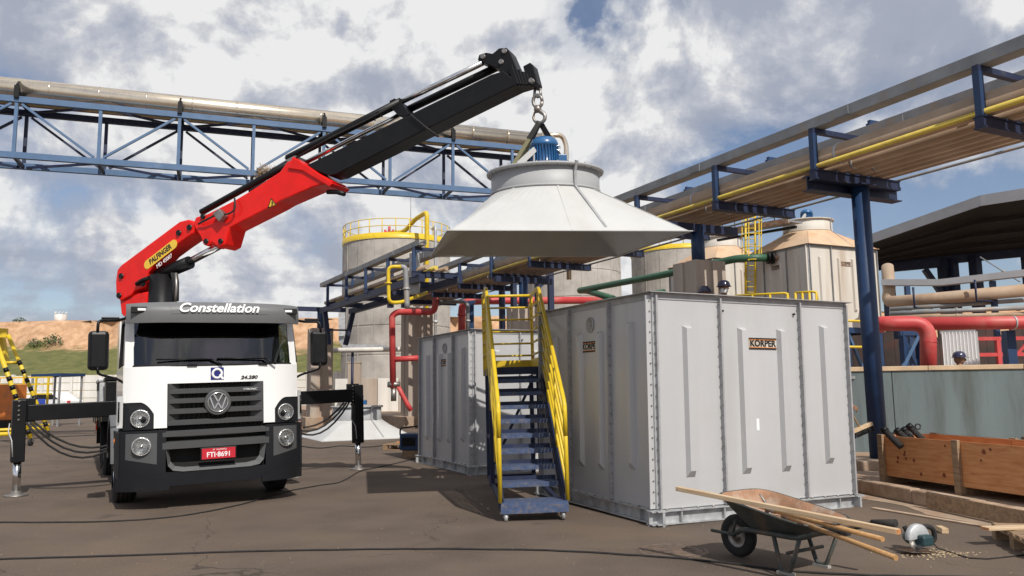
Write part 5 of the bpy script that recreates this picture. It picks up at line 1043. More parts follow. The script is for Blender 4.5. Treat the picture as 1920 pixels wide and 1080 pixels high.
obj('cord', MB().path([sw + V((.15, .07, .08)), sw + V((.22, .1, .015)), G(1790, 1038, .006), G(1815, 1046, .006), G(1850, 1048, .006), G(1925, 1040, .006)], .006, 6), m_rubber, t, True); obj('plug', MB().tube(G(1925, 1040, .012), G(1932, 1040, .012), .012, 8), m_rubber, t, True)
mb = MB()
for i in range(260): c = sw + V((random.gauss(.12, .16), random.gauss(-.05, .10), .0045)); s = random.uniform(.004, .012); an = random.uniform(0, 3.1); d = V((math.cos(an)*s, math.sin(an)*s, 0)); e = V((-d.y, d.x, 0))*.6; mb.add([c - d - e, c + d - e, c + d + e + UP*.003, c - d + e], [(0,1,2,3)])
tag(obj('sawdust', mb, m_sawdust), 'pale sawdust scattered round the circular saw', 'sawdust', kind='stuff')
# ---- pallet and timber at the right edge
def pallet(m, label, lx=1.2, ly=1.0, boards=7):
    t = thing('pallet', label, 'pallet', m, 'wooden pallets on the ground')
    for i in range(boards): y = (ly - .1)*i/(boards - 1); obj('deck_board', MB().bx(0, lx, y, y + .095, .118, .140), m_oldwood, t, False, .003)
    for i in range(3):
        y = (ly - .1)*i/2; obj('bottom_board', MB().bx(0, lx, y, y + .1, 0, .02), m_oldwood, t)
        for j in range(3): x = (lx - .12)*j/2; obj('block', MB().bx(x, x + .12, y + .002, y + .098, .0205, .095), m_oldwood, t)
    for j in range(3): x = (lx - .1)*j/2; obj('stringer_board', MB().bx(x, x + .1, 0.001, ly - .001, .0955, .1175), m_oldwood, t)
    return t
g0 = G(1842, 1046); g = g0; pallet(MX.Translation(V((g.x + .34, g.y - .14, 0))) @ MX.Rotation(R(-14), 4, 'Z'), 'wooden pallet beside the circular saw and kerb')
g = G(838, 0) if False else None
a, b = KP(-1.35, -.06, .03), KP(-3.6, -.1, .03); t = thing('brown_board', 'dark stained board lying against the kerb past the pallet', 'board', (a + b)/2); obj('board', MB().beam(a + UP*.07, b + UP*.07, .035, .17), m_oldwood, t, True, .003); obj('nail_strip', MB().beam(a + UP*.16, a.lerp(b, .3) + UP*.16, .02, .006), m_steel, t, True)
def offcut(px, py, L_, yaw, label, m=m_plank, h=.035, w_=.06):
    g = G(px, py); t = thing('wood_offcut', label, 'wood offcut', MX.Translation(g) @ MX.Rotation(R(yaw), 4, 'Z'), 'wood offcuts near the kerb')
    obj('block', MB().bx(-L_/2, L_/2, -w_/2, w_/2, 0.002, h), m, t, False, .003); obj('end_grain', MB().bx(L_/2, L_/2 + .002, -w_/2 + .003, w_/2 - .003, .005, h - .003), m_ply, t)
offcut(1767, 998, .17, 80, 'short pale block standing out alone between saw and kerb', h=.05); offcut(1655, 986, .2, 40, 'small pale offcut beside the barrow handle')
offcut(1745, 972, 1.5, -66, 'long thin lath lying along the kerb gutter', m_kerb, .018, .07)
t = thing('loose_board', 'short pale board lying loose on the pallet beside the saw', 'board', MX.Translation(V((g0.x + .36, g0.y + .45, .142))) @ MX.Rotation(R(6), 4, 'Z')); obj('board', MB().bx(-.06, .8, -.05, .06, 0, .025), m_plank, t, False, .003); obj('end_grain', MB().bx(-.062, -.06, -.047, .057, .002, .023), m_ply, t)
m_knot = mat('wood_knot', (.22, .06, .025), .8, 0, .2, 20)
# ---- plywood crate with black pipes
c0, c1_ = G(1655, 905, .15), G(1905, 945, .15); cdv = (c1_ - c0).normalized(); cnv = V((-cdv.y, cdv.x, 0)); cl = (c1_ - c0).length + .55
def crate(o, label, cl, cw, ch, ply, posts):
    t = thing('wooden_crate', label, 'crate', frame(o, cdv, cnv, UP), 'open wooden crates on the plinth'); W = lambda a, b, z: o + cdv*a + cnv*b + UP*z
    for b, th in ((0, .018), (cw, .018)):
        for i in range(2): obj('side_panel', MB().prism([W(cl*i/2 + .004, b, .10), W(cl*(i+1)/2 - .004, b, .10), W(cl*(i+1)/2 - .004, b + th, .10), W(cl*i/2 + .004, b + th, .10)], (0, 0, ch - .10)), ply, t, True)
    for a in (0, cl - .018): obj('end_panel', MB().prism([W(a, .02, .10), W(a + .018, .02, .10), W(a + .018, cw - .002, .10), W(a, cw - .002, .10)], (0, 0, ch - .1)), ply, t, True)
    obj('floor', MB().prism([W(.02, .02, .10), W(cl - .02, .02, .10), W(cl - .02, cw, .10), W(.02, cw, .10)], (0, 0, .02)), m_ply, t, True)
    for i in range(posts):
        a = (cl - .09)*i/(posts - 1); obj('post', MB().prism([W(a, -.045, .0), W(a + .09, -.045, .0), W(a + .09, -.002, .0), W(a, -.002, .0)], (0, 0, ch + .015)), m_oldwood, t, True, .004); obj('post', MB().prism([W(a, cw + .02, .0), W(a + .09, cw + .02, .0), W(a + .09, cw + .063, .0), W(a, cw + .063, .0)], (0, 0, ch + .015)), m_oldwood, t, True, .004)
        obj('skid', MB().prism([W(a, .0, .0), W(a + .09, .0, .0), W(a + .09, cw, .0), W(a, cw, .0)], (0, 0, .095)), m_oldwood, t, True)
    obj('top_rail', MB().beam(W(0, cw + .04, ch - .04), W(cl, cw + .04, ch - .04), .035, .08), m_oldwood, t, True)
    mb = MB()
    for i in range(14): q = W(random.uniform(.1, cl - .1), -.002, random.uniform(.15, ch - .05)); mb.lathe([(.001, .0015), (random.uniform(.012, .03), .001)], 10, frame(q, cdv, UP, -cnv))
    obj('knots', mb, m_knot, t, True, kind='stuff')
    return W
CW = crate(c0, 'long plywood crate holding black pipe pieces beside the blue post', cl, .78, .61, m_ply, 3)
crate(c0 + cdv*1.25 + cnv*1.0, 'second timber crate with red panel behind the plywood crate', 2.4, .8, .62, wood('red_plywood', (.50, .10, .08), (.36, .07, .05)), 3)
for i, (p, q, r) in enumerate((((1655, 803), (1690, 838), .042), ((1680, 806), (1715, 836), .038), ((1692, 804), (1725, 838), .04), ((1702, 797), (1742, 836), .04), ((1672, 815), (1700, 842), .036))):
    t = thing('black_pipe', ['black pipe piece leaning lowest toward the blue post', 'black pipe piece second from the blue post in the crate', 'ribbed black pipe piece in the middle of the crate bundle', 'longest black pipe piece leaning highest out of the crate', 'short black pipe piece tucked below the others'][i], 'pipe', A(*p, 10.4), 'black pipes in the crate')
    a, b = A(*p, 10.3 + .12*i), A(*q, 10.1 + .12*i); obj('barrel', MB().tube(a, b, r, 14), m_rubber, t, True); obj('collar', MB().tube(a.lerp(b, .0), a.lerp(b, .18), r + .008, 14), m_black, t, True); obj('bore', MB().tube(a, a + (a - b).normalized()*.004, r*.8, 14), m_dark, t, True)
t = thing('pipe_clamp', 'small black ring clamp on the crate edge', 'clamp', A(1722, 800, 10.3)); q = A(1721, 800, 10.3); obj('ring', MB().path([q + V((.035*math.cos(k*.6), 0, .035*math.sin(k*.6))) for k in range(11)], .009, 6), m_rubber, t, True); obj('stem', MB().tube(q + V((-.03, 0, -.03)), q + V((-.06, 0, -.10)), .012, 6), m_rubber, t, True)
# ---- generator and pallet beside the small casing
g = G(722, 842); pallet(MX.Translation(V((g.x, g.y - .35, 0))) @ MX.Rotation(R(-20), 4, 'Z'), 'wooden pallet with planks lying by the casing behind the staircase', 1.2, .9)
t = thing('plank_stack', 'short brown planks piled on the pallet by the casing', 'planks', V((g.x, g.y, .14)))
for i in range(4): o = V((g.x + .25 + .06*i, g.y - .25 + .13*i, .142 + .03*(i % 2))); obj('plank', MB().beam(o, o + V((.95, -.22 + .1*i, .02)), .11, .028), m_ply if i % 2 else m_oldwood, t, True)
g = G(770, 858); t = thing('generator', 'dark blue portable generator with tubular handle beside the casing', 'generator', MX.Translation(V((g.x - .02, g.y + .05, 0))) @ MX.Rotation(R(-15), 4, 'Z'))
obj('body', MB().bx(-.16, .42, -.2, .22, .16, .50), m_blue, t, False, .02); obj('handle', MB().path(rnd([(-.15, -.18, .48), (-.15, -.18, .62), (.3, -.18, .66), (.4, -.18, .5)], .08), .018, 8), m_black, t); obj('base', MB().bx(-.1, .45, -.18, .2, .0, .158), m_oldwood, t); obj('panel', MB().bx(-.1, .2, -.206, -.201, .25, .42), m_black, t)
# ================================================================== PEOPLE
def person(name, label, loc, yaw, arm_l=None, arm_r=None, cloth=m_uniform, helmet=m_helmet, lean_=0.0, crouch=0.0, mask=True):
    t = thing('person', label, 'person', MX.Translation(V(loc)) @ MX.Rotation(yaw, 4, 'Z'), 'workers in the yard')
    # facing -Y; z up
    cz = crouch
    hip, ch, nk, hd = (0, lean_*.0, .93 - cz), (0, -lean_*.25, 1.25 - cz), (0, -lean_*.4, 1.47 - cz), (0, -lean_*.5 - .01, 1.60 - cz)
    vs = [hip, (0, -lean_*.12, 1.08 - cz), ch, nk]; es = [(0, 1), (1, 2), (2, 3)]; rs = [(.155, .11), (.15, .105), (.175, .115), (.06, .06)]
    def chain(start, pts, radii):
        last = start
        for p, r in zip(pts, radii): vs.append(p); rs.append((r, r)); es.append((last, len(vs) - 1)); last = len(vs) - 1
    for s in (-1, 1):
        kn = (s*.12, -.05 - cz*.55, .50 - cz*.35); chain(0, [(s*.10, 0, .86 - cz), kn, (s*.13, .02, .10)], [.10, .068, .048])
        arm = (arm_l if s < 0 else arm_r) or [(s*.20, -lean_*.3, 1.40 - cz), (s*.27, .02 - lean_*.3, 1.12 - cz), (s*.26, -.10 - lean_*.3, .90 - cz)]
        chain(2, arm, [.065, .046, .034])
    me = bpy.data.meshes.new('body'); me.from_pydata(vs, es, []); o = bpy.data.objects.new('body', me); C.objects.link(o)
    o.modifiers.new('skin', 'SKIN'); o.modifiers.new('sub', 'SUBSURF').levels = 1
    for i, r in enumerate(rs): me.skin_vertices[0].data[i].radius = r
    me.skin_vertices[0].data[0].use_root = True
    m2 = bpy.data.meshes.new_from_object(o.evaluated_get(bpy.context.evaluated_depsgraph_get())); bpy.data.objects.remove(o)
    m2.materials.clear(); m2.materials.append(cloth); m2.polygons.foreach_set('use_smooth', [True]*len(m2.polygons)); bo = bpy.data.objects.new('body', m2); C.objects.link(bo); bo.parent = t
    h = V(hd)
    hm = MX.Translation(h + V((0, 0, .04))) @ MX.Diagonal((.078, .098, .118, 1)); mb = MB().lathe([(.001, -1), (.55, -.82), (.85, -.45), (1, 0), (.92, .45), (.6, .82), (.001, 1)], 20, hm)
    mb.lathe([(.001, -.03), (.012, -.02), (.016, .01), (.001, .03)], 8, MX.Translation(h + V((0, -.102, .03)))); 
    for s in (-1, 1): mb.lathe([(.001, -.02), (.014, 0), (.001, .028)], 8, MX.Translation(h + V((s*.08, 0, .04))))
    hb = obj('head', mb, m_skin, t); obj('neck', MB().tube(V(nk) - V((0, 0, .06)), h - V((0, 0, .03)), .052, 12), m_skin, t)
    for s in (-1, 1): obj('eye', MB().lathe([(.001, -.008), (.010, 0), (.001, .008)], 8, MX.Translation(h + V((s*.032, -.088, .06)))), m_print, hb)
    if mask: obj('face_mask', MB().lathe([(.055, -.05), (.072, -.02), (.066, .03), (.05, .045)], 14, MX.Translation(h + V((0, -.035, .0))), R(190), R(350)), m_mask, hb)
    hc_ = MX.Translation(h + V((0, .0, .085)))
    obj('helmet', MB().lathe([(.118, -.005), (.116, .03), (.10, .075), (.06, .105), (.001, .115)], 24, hc_).lathe([(.116, -.006), (.14, -.012), (.14, -.006), (.116, .002)], 24, hc_).prism([hc_ @ V(q) for q in ((-.08, -.10, -.008), (.08, -.10, -.008), (.05, -.175, -.014), (-.05, -.175, -.014))], (0, 0, .006)), helmet, t)
    for s in (-1, 1):
        bt = obj('boot', MB().loft([[(s*.13 + .045*math.cos(q*.628), y + .0, max(.022, .06 + zr_*math.sin(q*.628))) for q in range(10)] for y, zr_ in ((.09, .055), (.02, .06), (-.06, .045), (-.14, .03), (-.17, .01))], True, True).tube((s*.13, .03, .05), (s*.13, .02, .2), .052, 12), m_boot, t); obj('sole', MB().bx(s*.13 - .045, s*.13 + .045, -.17, .09, .0, .03), m_sole, bt, False, .012)
        arm = (arm_l if s < 0 else arm_r) or [0, (s*.27, .02 - lean_*.3, 1.12 - cz), (s*.26, -.10 - lean_*.3, .90 - cz)]
        e, wv = V(arm[1]), V(arm[2]); d = (wv - e).normalized(); pr = d.orthogonal().normalized(); p2 = d.cross(pr)
        mb = MB().path([wv - d*.02, wv + d*.04, wv + d*.085], .030, 8, .034)
        for k in range(4): b = wv + d*.085 + pr*(-.027 + .018*k); mb.path([b, b + d*.035 + p2*.006, b + d*.055 + p2*.028, b + d*.05 + p2*.05], .0088, 6, .007)
        b = wv + d*.03 + pr*.03; mb.path([b, b + pr*.02 + d*.03 + p2*.012, b + pr*.012 + d*.055 + p2*.03], .010, 6, .008); obj('hand', mb, m_skin, t)
    return t
ph = A(1357, 533, 14.6); pz_ = ph.z - 1.72
pfm = thing('work_platform', 'yellow railed service platform behind the largest casing', 'platform', V((ph.x, ph.y, 0)))
pe = lambda a, b, z: V((ph.x, ph.y, pz_)) + E1*a + E2*b + UP*z
obj('deck', MB().prism([pe(-.9, -.6, -.06), pe(3.4, -.6, -.06), pe(3.4, .8, -.06), pe(-.9, .8, -.06)], (0, 0, .055)), m_tray, pfm, True)
for a in (-.8, 1.2, 3.3):
    for b in (-.5, .7): obj('leg', MB().beam(pe(a, b, -.06), V((*pe(a, b, 0).xy, .1)), .1, .1, E1), m_blue, pfm, True)
for z in (.55, 1.05): obj('rail', MB().path(rnd([pe(.35, -.6, z + .1), pe(1.7, -.6, z), pe(1.75, -.6, z - .35)] if z > 1 else [pe(.5, -.6, z), pe(1.7, -.6, z)], .1), .024, 8), m_yellow, pfm, True); obj('rail', MB().path(rnd([pe(2.0, -.6, z), pe(3.1, -.6, z), pe(3.12, -.6, z - .4)], .1), .024, 8), m_yellow, pfm, True)
for a in (1.35, 1.7, 2.0, 2.1, 2.9, 3.1): obj('rail_post', MB().tube(pe(a, -.6, 0), pe(a, -.6, 1.05), .024, 8), m_yellow, pfm, True)
person('w', 'worker in dark blue helmet and white mask behind the largest casing', (ph.x, ph.y, pz_), R(-10), cloth=m_maroon)
q = A(1308, 548, 14.8); person('w', 'worker bowed so only a purple blue helmet shows over the casing', (q.x, q.y + .1, pz_), R(30), lean_=.45, crouch=.09)
q = A(1797, 664, 15.2); person('w', 'worker in dark helmet seen just above the blue grey wall', (q.x, q.y, q.z - 1.74), R(60), mask=False)
obj('plinth_step', MB().bx(q.x - .4, q.x + .4, q.y - .4, q.y + .4, .1, max(.16, q.z - 1.745)), m_slab); bpy.data.objects['plinth_step']['kind'] = 'structure'
q = G(537, 898); person('w', 'worker behind the truck with one tan boot showing past the wheel', (q.x - .02, q.y, 0), R(80), mask=False)
# broom pushed out past the casing by a worker standing behind it
bq = A(1612, 802, 11.3); hq = A(1590, 762, 11.25); pq = V((hq.x - .62, hq.y + .45, .15))
d = (bq - hq).normalized()
yw = R(75); Rm = MX.Rotation(-yw, 4, 'Z'); hl2 = Rm @ (hq - d*.02 - pq); hl2 = V((hl2.x, hl2.y, hl2.z))
person('w', 'worker hidden behind the largest casing holding out a broom', pq, yw, arm_l=[(-.20, -.02, 1.40), (V((-.2, 0, 1.40)).lerp(hl2, .5) + V((0, .05, -.06)))[:], hl2[:]], mask=False)
t = thing('push_broom', 'wooden push broom with dark bristles held out beside the blue post', 'broom', bq)
obj('broom_handle', MB().tube(hq - d*.75, bq, .013, 10), m_plank, t, True)
ba, bb_ = A(1578, 818, 11.2), A(1634, 794, 11.35); bd_ = (bb_ - ba).normalized(); obj('broom_head', MB().beam(ba, bb_, .06, .05), m_plank, t, True, .004)
mb = MB(); dn = V((bd_.z, 0, -bd_.x)).normalized(); dn = dn if dn.z < 0 else -dn
for i in range(20):
    for j in range(2): b0 = ba.lerp(bb_, (i + .5)/20) + V((0, -.016 + .032*j, 0)) + dn*.015; mb.tube(b0, b0 + dn*.085 + bd_*random.uniform(-.012, .012), .009, 5, .011)
obj('bristles', mb, m_rubber, t, True)
# ================================================================== THINGS BEHIND ON THE RIGHT
t = thing('green_pipe', 'thick green pipe running level to the flange on the aged tower', 'pipe', A(1390, 483, 24.4))
zg = 5.2
def GZ(px, py, z=zg):
    v = ray(px, py); return CAMP + v*((z - CAMH)/v.z)
obj('pipe', MB().path(rnd([GZ(1150, 560, 4.55), GZ(1100, 545), GZ(1085, 545), GZ(1240, 516), A(1385, 484, 24.2), A(1440, 483, 24.0)], .35), .12, 14), m_green, t, True)
obj('pipe_flange', MB().tube(A(1438, 483, 24.0), A(1442, 483, 24.0), .2, 16).tube(A(1446, 483, 24.0), A(1450, 483, 24.0), .2, 16), m_black, t, True); obj('nozzle', MB().tube(A(1450, 483, 24.0), A(1470, 483, 23.9), .11, 14), m_rust, t, True)
t = thing('lower_green_pipe', 'lower green pipe just over the casing rim', 'pipe', GZ(1160, 560, 4.4)); obj('pipe', MB().tube(GZ(1100, 571, 4.3), GZ(1245, 547, 4.3), .09, 12), m_green, t, True); obj('support', MB().beam(GZ(1186, 558, 4.3), V((*GZ(1186, 558, 4.3).xy, .3)), .1, .1), m_blue, t, True)
# walkway between the old tower hoods, with caged ladder
t = thing('walkway', 'narrow railed walkway bridging the two aged tower hoods', 'walkway', A(1420, 425, 25))
wa, wb_ = A(1345, 437, 26.5), A(1492, 412, 23.6); wdv = (wb_ - wa).normalized(); wsd = V((wdv.y, -wdv.x, 0))
obj('deck', MB().beam(wa - UP*.06, wb_ - UP*.06, .6, .05), m_tray, t, True); obj('side_beam', MB().beam(wa + wsd*.3 - UP*.05, wb_ + wsd*.3 - UP*.05, .06, .16), m_rust, t, True); obj('truss_underside', MB().beam(wa - UP*.25, wb_ - UP*.22, .08, .08), m_black, t, True)
for k in range(5): obj('rail', MB().tube(wa + wsd*.3 + UP*(.18*k + .12), wb_ + wsd*.3 + UP*(.18*k + .12), .014, 5), m_tray, t, True)
for k in range(7): q = wa.lerp(wb_, k/6) + wsd*.3; obj('rail_post', MB().tube(q, q + UP*.95, .02, 6), m_tray, t, True)
t = thing('caged_ladder', 'cream caged ladder rising to the walkway between aged towers', 'ladder', A(1408, 560, 24.6))
for x in (1398, 1416): obj('stile', MB().tube(A(x, 556, 24.5), A(x, 388, 24.5), .035, 6), m_yellow, t, True)
for k in range(17): y = 548 - 10*k; obj('rung', MB().tube(A(1398, y, 24.5), A(1416, y, 24.5), .014, 5), m_yellow, t, True)
for k in range(5):
    y = 490 - 24*k; c = A(1407, y, 24.4); obj('cage_hoop', MB().path([c + V((.32*math.cos(R(a)), .42*math.sin(R(a)), 0)) for a in range(180, 361, 20)], .016, 5), m_yellow, t, True)
for a in (200, 240, 300, 340): c0_, c1x = A(1407, 492, 24.4), A(1407, 392, 24.4); e = V((.32*math.cos(R(a)), .42*math.sin(R(a)), 0)); obj('cage_strap', MB().beam(c0_ + e, c1x + e, .03, .008), m_yellow, t, True)
# big red pipe with drop, behind the wall
t = thing('red_main', 'big faded red pipe bending down behind the blue grey wall', 'pipe', A(1750, 610, 16.6))
obj('pipe', MB().path(rnd([A(1650, 612, 18.6), A(1648, 607, 16.8), A(1740, 606, 16.6), A(1741, 700, 16.6)], .34, 8), .16, 22), m_redpipe, t, True); obj('weld_band', MB().tube(A(1741, 640, 16.6), A(1741, 642, 16.6), .165, 22), m_redpipe, t, True)
t = thing('red_header', 'long straight red pipe beyond the bending red main', 'pipe', A(1840, 605, 17.6)); obj('pipe', MB().tube(A(1728, 607, 17.4), A(2080, 603, 17.2), .145, 22), m_redpipe, t, True); obj('clamp', MB().tube(A(1898, 605, 17.3), A(1901, 605, 17.3), .155, 22), m_galv, t, True); obj('support', MB().beam(A(1890, 620, 17.7), V((*A(1890, 620, 17.7).xy, .1)), .2, .2), m_blue, t, True)
t = thing('brown_main', 'big dusty brown pipe running level under the shed', 'pipe', A(1800, 555, 21)); obj('pipe', MB().path(rnd([A(1664, 500, 23.0), A(1668, 540, 22.6), A(1664, 566, 22.6), A(1720, 563, 21.6), A(1960, 541, 20)], .4, 7), .165, 20), m_tanpipe, t, True)
for x, y, Y in ((1720, 564, 21.6), (1835, 551, 20.8)): q = A(x, y, Y); obj('hanger', MB().path([q + V((-.2, -.22, .35)), q + V((-.2, -.22, -.20)), q + V((.3, -.2, -.22))], .035, 4), m_dkblue, t, True)
t = thing('grey_cable_tray', 'level grey cable tray over the dusty brown pipe', 'cable tray', A(1790, 520, 21)); mb = MB(); a, b, c = A(1655, 530, 22.6), A(1765, 530, 21.6), A(1960, 508, 20)
obj('tray', MB().beam(a, b, .30, .17).beam(b, c, .30, .17), m_shed, t, True)
for x, y, Y in ((1700, 530, 22), (1860, 520, 20.8)): q = A(x, y, Y); obj('post', MB().beam(q - UP*.1, V((*q.xy, .1)), .12, .12), m_blue, t, True)
for k, (y0, y1, m) in enumerate(((588, 575, m_tray), (596, 588, m_tanpipe), (580, 560, m_tray))):
    t = thing('thin_pipe', ['thin grey pipe just over the red header', 'thin brown pipe lowest over the red header', 'thin grey pipe directly beneath the brown main'][k], 'pipe', A(1800, y0, 20.4 + k*.3)); obj('pipe', MB().tube(A(1668, y0, 21 + k*.3), A(1960, y1, 20 + k*.3), .06, 8), m, t, True); obj('joint', MB().tube(A(1790, (y0*.57 + y1*.43), 20.58 + k*.3), A(1795, (y0*.57 + y1*.43), 20.58 + k*.3), .08, 8), m, t, True)
t = thing('corrugated_screen', 'white corrugated sheet screen behind the worker at the wall', 'screen', A(1800, 690, 18.4)); a, b = A(1770, 700, 18.4), A(1838, 700, 18.2); rgs = []
for z in (.1, A(1800, 622, 18.3).z): rgs.append([V((*a.lerp(b, i/40).xy, z)) + V((0, .035*(1 if (i//2) % 2 else -1), 0)) for i in range(41)])
obj('sheet', MB().loft(rgs, False), m_pwhite, t, True); obj('frame_bar', MB().beam(rgs[1][0] + V((0, .08, 0)), rgs[1][-1] + V((0, .08, 0)), .05, .08), m_tray, t, True)
t = thing('red_skid', 'red painted equipment skid low behind the retaining wall', 'equipment', A(1880, 680, 19.5)); o = A(1860, 650, 19.8)
for i in range(4): obj('frame_post', MB().beam(V((o.x - .6 + .75*i, o.y, .1)), V((o.x - .6 + .75*i, o.y, 2.5)), .1, .1), m_redpipe, t, True)
for z in (.9, 1.5, 2.1, 2.5): obj('frame_rail', MB().beam(V((o.x - .7, o.y, z)), V((o.x + 2.4, o.y, z)), .09, .09), m_redpipe, t, True)
obj('brace', MB().beam(V((o.x - .6, o.y, .9)), V((o.x + .9, o.y, 2.4)), .06, .06), m_redpipe, t, True)
t = thing('plant_screen', 'dark brown ribbed plant wall behind the red pipes', 'wall', A(1800, 650, 25))
m_brownwall = mat('brown_sheet', (.07, .05, .045), .8, 0, .25, 2, .1, 20, (.14, .06, .05), 1.2, .5, .7)
a, b = A(1560, 650, 27.0), A(2150, 650, 22.5); n_ = 26
for i in range(n_):
    p0_, p1_ = a.lerp(b, i/n_), a.lerp(b, (i + .97)/n_); p0_, p1_ = V((*p0_.xy, .1)), V((*p1_.xy, .1)); obj('sheet', MB().prism([p0_, p1_, p1_ + E2*.04, p0_ + E2*.04], (0, 0, 2.75 + .25*((i*5) % 3))), m_brownwall, t, True)
t = thing('blue_trestle', 'blue cross braced trestle under the brown main', 'trestle', A(1700, 680, 19.8))
for x in (1692, 1722, 1742): q = A(x, 622, 19.8); obj('leg', MB().beam(q, V((*q.xy, .1)), .14, .14, E1), m_blue, t, True)
obj('brace', MB().beam(A(1692, 690, 19.75), A(1722, 630, 19.75), .08, .08), m_lblue, t, True); obj('brace', MB().beam(A(1692, 630, 19.85), A(1722, 690, 19.85), .08, .08), m_blue, t, True); obj('cap', MB().beam(A(1686, 624, 19.8), A(1748, 624, 19.8), .16, .14), m_blue, t, True)
# shed
sh = thing('open_shed', 'large open shed with grey fascia and dark roof behind the right wall', 'shed', A(1800, 500, 30))
e = [A(1578, 458, 36), A(1838, 366, 30), A(1925, 352, 28.6)]; e.append(V((36, 27, e[2].z + .1)))
b0, b1 = A(1640, 493, 40), A(1920, 466, 38); bk = [b0, b0.lerp(b1, .6), b1, V((36, 37, b1.z))]
for k in range(3):
    a, b = e[k], e[k + 1]; obj('fascia', MB().prism([a, b, b - UP*.42, a - UP*.42], (0, .06, 0)), m_shed, sh, True)
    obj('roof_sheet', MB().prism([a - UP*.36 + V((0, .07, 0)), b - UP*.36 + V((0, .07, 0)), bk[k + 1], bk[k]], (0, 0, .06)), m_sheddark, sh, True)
    obj('eaves_beam', MB().beam(bk[k] - UP*.2, bk[k + 1] - UP*.2, .25, .4), m_dkblue, sh, True)
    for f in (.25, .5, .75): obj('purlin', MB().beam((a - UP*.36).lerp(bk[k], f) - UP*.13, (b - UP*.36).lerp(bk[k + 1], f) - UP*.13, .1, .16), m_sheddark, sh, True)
obj('lower_beam', MB().beam(A(1655, 503, 39.8), A(1772, 492, 39), .3, .45), m_dkblue, sh, True)
for x, y, Y in ((1664, 500, 39.6), (1768, 486, 39), (1784, 486, 38.9), (1827, 480, 38.5), (1925, 468, 38)): q = A(x, y, Y); obj('column', MB().beam(q, V((*q.xy, .1)), .42, .42, E1), m_dkblue, sh, True)
obj('knee_brace', MB().beam(A(1734, 505, 38.9), A(1764, 548, 38.9), .25, .25), m_dkblue, sh, True)
t = thing('guard_walkway', 'yellow railed service walkway in front of the aged tower', 'walkway', V((*A(1450, 560, 18).xy, 0)))
wz = A(1450, 552, 18).z - 1.0; wq = lambda px, Y, z: V((*A(px, 560, Y).xy, wz + z))
obj('deck', MB().prism([wq(1375, 18.2, -.05), wq(1535, 17.4, -.05), wq(1535, 18.4, -.05), wq(1375, 19.2, -.05)], (0, 0, .05)), m_tray, t, True)
for px, Y in ((1385, 18.2), (1530, 17.5), (1385, 19), (1530, 18.3)): obj('leg', MB().beam(wq(px, Y, -.05), V((*wq(px, Y, 0).xy, .1)), .1, .1, E1), m_blue, t, True)
for p0_, p1_, y0_, y1_ in ((1378, 1477, 18.15, 17.75), (1492, 1531, 17.7, 17.5)):
    for z in (1.0, .72, .4): obj('rail', MB().path(rnd([wq(p0_, y0_, z), wq(p1_, y1_, z), wq(p1_ + 2, y1_, z - .25)], .08), .026, 8), m_yellow, t, True)
    for k in range(4): f = k/3; obj('rail_post', MB().tube(wq(p0_ + (p1_ - p0_)*f, y0_ + (y1_ - y0_)*f, 0), wq(p0_ + (p1_ - p0_)*f, y0_ + (y1_ - y0_)*f, 1.0), .026, 8), m_yellow, t, True)
t = thing('stay_cable', 'thin slanting stay cable under the shed roof', 'cable', A(1860, 500, 24)); obj('cable', MB().tube(A(1838, 482, 24), A(1912, 528, 22), .02, 5), m_tray, t, True); obj('turnbuckle', MB().tube(A(1880, 508, 22.9), A(1884, 510.5, 22.8), .04, 6), m_tray, t, True)
# ================================================================== LEFT YARD THINGS
t = thing('yellow_gantry', 'yellow rolling gantry frame with black striped legs', 'gantry', G(60, 834))
f1, f2 = G(57, 836), G(90, 820); 
for i, (f, tpx) in enumerate(((f1, (-8, 640)), (f2, (15, 628)))):
    tp_ = A(*tpx, f.y - .3 + .2*i); b = f + UP*.2; n_ = 22
    for k in range(n_):
        a0, a1 = b.lerp(tp_, k/n_), b.lerp(tp_, (k + 1)/n_); 
        if k < 17 and k % 2: obj('stripe_band', MB().tube(a0, a1, .066, 12), m_black, t, True)
    obj('leg', MB().tube(b, tp_, .062, 12), m_yellow, t, True); ca = obj('caster', MB().lathe([(.001, -.03), (.09, -.03), (.1, -.02), (.1, .02), (.09, .03), (.001, .03)], 18, frame(f + UP*.1, (0, 1, 0), UP, (1, .3, 0))), m_rubber, t, True); obj('fork', MB().beam(f + UP*.22 - E1*.05, f + UP*.22 + E1*.05, .1, .03).beam(f + UP*.1 + E1*.06, f + UP*.22 + E1*.06, .02, .06), m_steel, ca, True)
q1, q2 = A(60, 805, f1.y + .3), A(-120, 814, f1.y - .5)
obj('base_beam', MB().tube(A(82, 803, f2.y), A(-140, 812, f2.y - .6), .055, 10), m_yellow, t, True); obj('base_beam', MB().tube(A(46, 812, f1.y), A(-140, 822, f1.y - .6), .06, 10), m_yellow, t, True)
obj('top_beam', MB().beam(A(14, 625, f2.y), A(-160, 618, f2.y - 1), .25, .3), m_yellow, t, True); obj('cross_tie', MB().tube(A(10, 680, f2.y - .2), A(36, 680, f2.y), .05, 8), m_yellow, t, True); obj('inner_post', MB().beam(A(3, 632, f2.y + .3), A(12, 684, f2.y + .3), .16, .16, (0, 1, 0)), m_yellow, t, True)
t = thing('orange_cage', 'orange cage container with yellow grid behind the gantry', 'container', G(20, 805)); o = A(-30, 792, 29); o.z = 0
for i in range(6): obj('upright', MB().beam(o + V((.45*i, 0, .1)), o + V((.45*i, 0, 2.0)), .06, .06), m_yellow, t, True)
for z in (.3, .9, 1.4, 1.75, 2.0): obj('bar', MB().beam(o + V((-.1, 0, z)), o + V((2.4, 0, z)), .05, .05), m_yellow, t, True)
